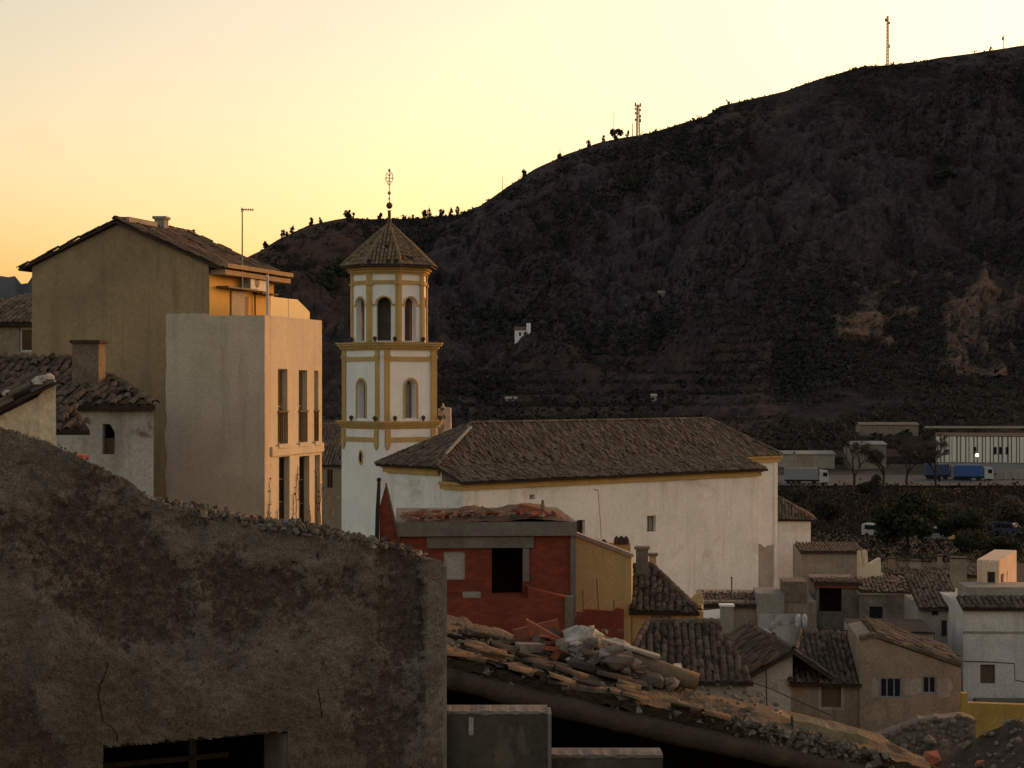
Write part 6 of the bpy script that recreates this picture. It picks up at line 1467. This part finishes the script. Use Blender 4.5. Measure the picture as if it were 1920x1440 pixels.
# masts on the crest
def mast(px, y0_, y1_, w, label, pan=0, off=0):
    rd = 1080+150*min(1, max(0, (px-500)/1200))-2+off; k = rd/F; b = P(px, y0_+4, rd); top = P(px, y1_, rd); t = thing('radio_mast', b, label, 'mast')
    mb = MB(); h_ = top.z-b.z; hw = w*k/2
    if w > 3.5:
        for sx, sy in ((-1, -1), (1, -1), (0, 1)): mb.tube([b+V((sx*hw, sy*hw, 0)), top+V((sx*hw*.6, sy*hw*.6, 0))], .32, 4)
        n = max(4, int(h_/2.2))
        for i in range(n):
            f0, f1 = i/n, (i+1)/n
            for s in (-1, 1): mb.tube([lerp(b, top, f0)+V((s*hw*(1-.4*f0), -hw, 0)), lerp(b, top, f1)+V((-s*hw*(1-.4*f1), -hw, 0))], .16, 3)
    else: mb.tube([b, top], [max(.22, hw), max(.16, hw*.7)], 5)
    mb.build('lattice' if w > 3.5 else 'pole', M_antenna, t)
    r = random.Random(int(px))
    for i in range(pan):
        z_ = lerp(b.z, top.z, r.uniform(.35, 1)); s = r.choice((-1, 1)); mb = MB(); c = V((b.x+s*(hw+.5), b.y-.5, z_)); mb.box(c-V((.45, 0, 0)), V((.9, 0, 0)), V((0, .6, 0)), V((0, 0, r.uniform(1.5, 2.8)))); mb.build('antenna_panel', M_antenna, t)
    return t
mast(1664, 120, 30, 4.2, 'tallest slim radio mast on the right hill crest', 4); mast(1196, 254, 196, 6.5, 'lattice mast hung with antenna panels on the hill crest', 9)
mast(1186, 255, 231, 2.0, 'short thin mast just left of the lattice mast'); mast(1151, 256, 209, 1.0, 'thin faint mast behind the round crest pine'); mast(1646, 121, 106, 1.2, 'tiny pole left of the tallest mast')
mast(1882, 92, 64, 2.0, 'short mast near the right end of the crest', 1); mast(1914, 87, 70, 1.0, 'tiny pole at the far right end of the crest'); mast(1050, 293, 278, .9, 'tiny pole on the crest left of the round pine'); mast(942, 356, 331, .9, 'faint thin pole on the rising crest right of the belfry')
# white chapel and scattered white huts on the slope
d = hill_hit(980, 632); k = d/F; b = P(980, 630, d); cpl = thing('chapel', b-V((0, 0, 3)), 'tiny white chapel with small tower alone on the hillside', 'chapel')
mb = MB(); mb.box(b+V((-15*k, 0, -4)), V((24*k, 0, 0)), V((0, 6, 0)), V((0, 0, 4+11*k))); mb.build('wall', M_white, cpl)
mb = MB(); mb.prism([b+V((-16*k, -.4, 11*k)), b+V((9*k, -.4, 11*k)), b+V((9*k, 3, 17*k)), b+V((-16*k, 3, 17*k))], V((0, 0, .2))); mb.build('roof', M_tile, cpl)
mb = MB(); mb.box(b+V((7*k, -1, -4)), V((8*k, 0, 0)), V((0, 3, 0)), V((0, 0, 4+24*k))); mb.build('tower', M_white, cpl)
for s in (-7, 2):
    mb = MB(); mb.box(b+V((s*k, -.05, 0)), V((4*k, 0, 0)), V((0, .05, 0)), V((0, 0, 7*k))); mb.build('door', M_glass, cpl)
for (px, py, w, h_, lab) in ((965, 755, 34, 7, 'pale ruined farm wall at the foot of the terraces'), (1226, 752, 9, 9, 'tiny white hut low on the slope above the nave roof'), (1240, 556, 12, 7, 'tiny reddish ruin in the middle of the hillside')):
    d = hill_hit(px, py); k = d/F; b = P(px, py, d); t = thing('hillside_hut', b, lab, 'hut')
    mb = MB(); mb.box(b+V((-w*k/2, -1, -3)), V((w*k, 0, 0)), V((0, 4, 0)), V((0, 0, 3+h_*k))); mb.build('wall', M_gwall if px != 1240 else M_stone, t)
    mb = MB(); mb.prism([b+V((-w*k/2-.3, -1.3, h_*k)), b+V((w*k/2+.3, -1.3, h_*k)), b+V((w*k/2+.3, 1.2, h_*k+.8)), b+V((-w*k/2-.3, 1.2, h_*k+.8))], V((0, 0, .15))); mb.build('roof', M_gwall, t)
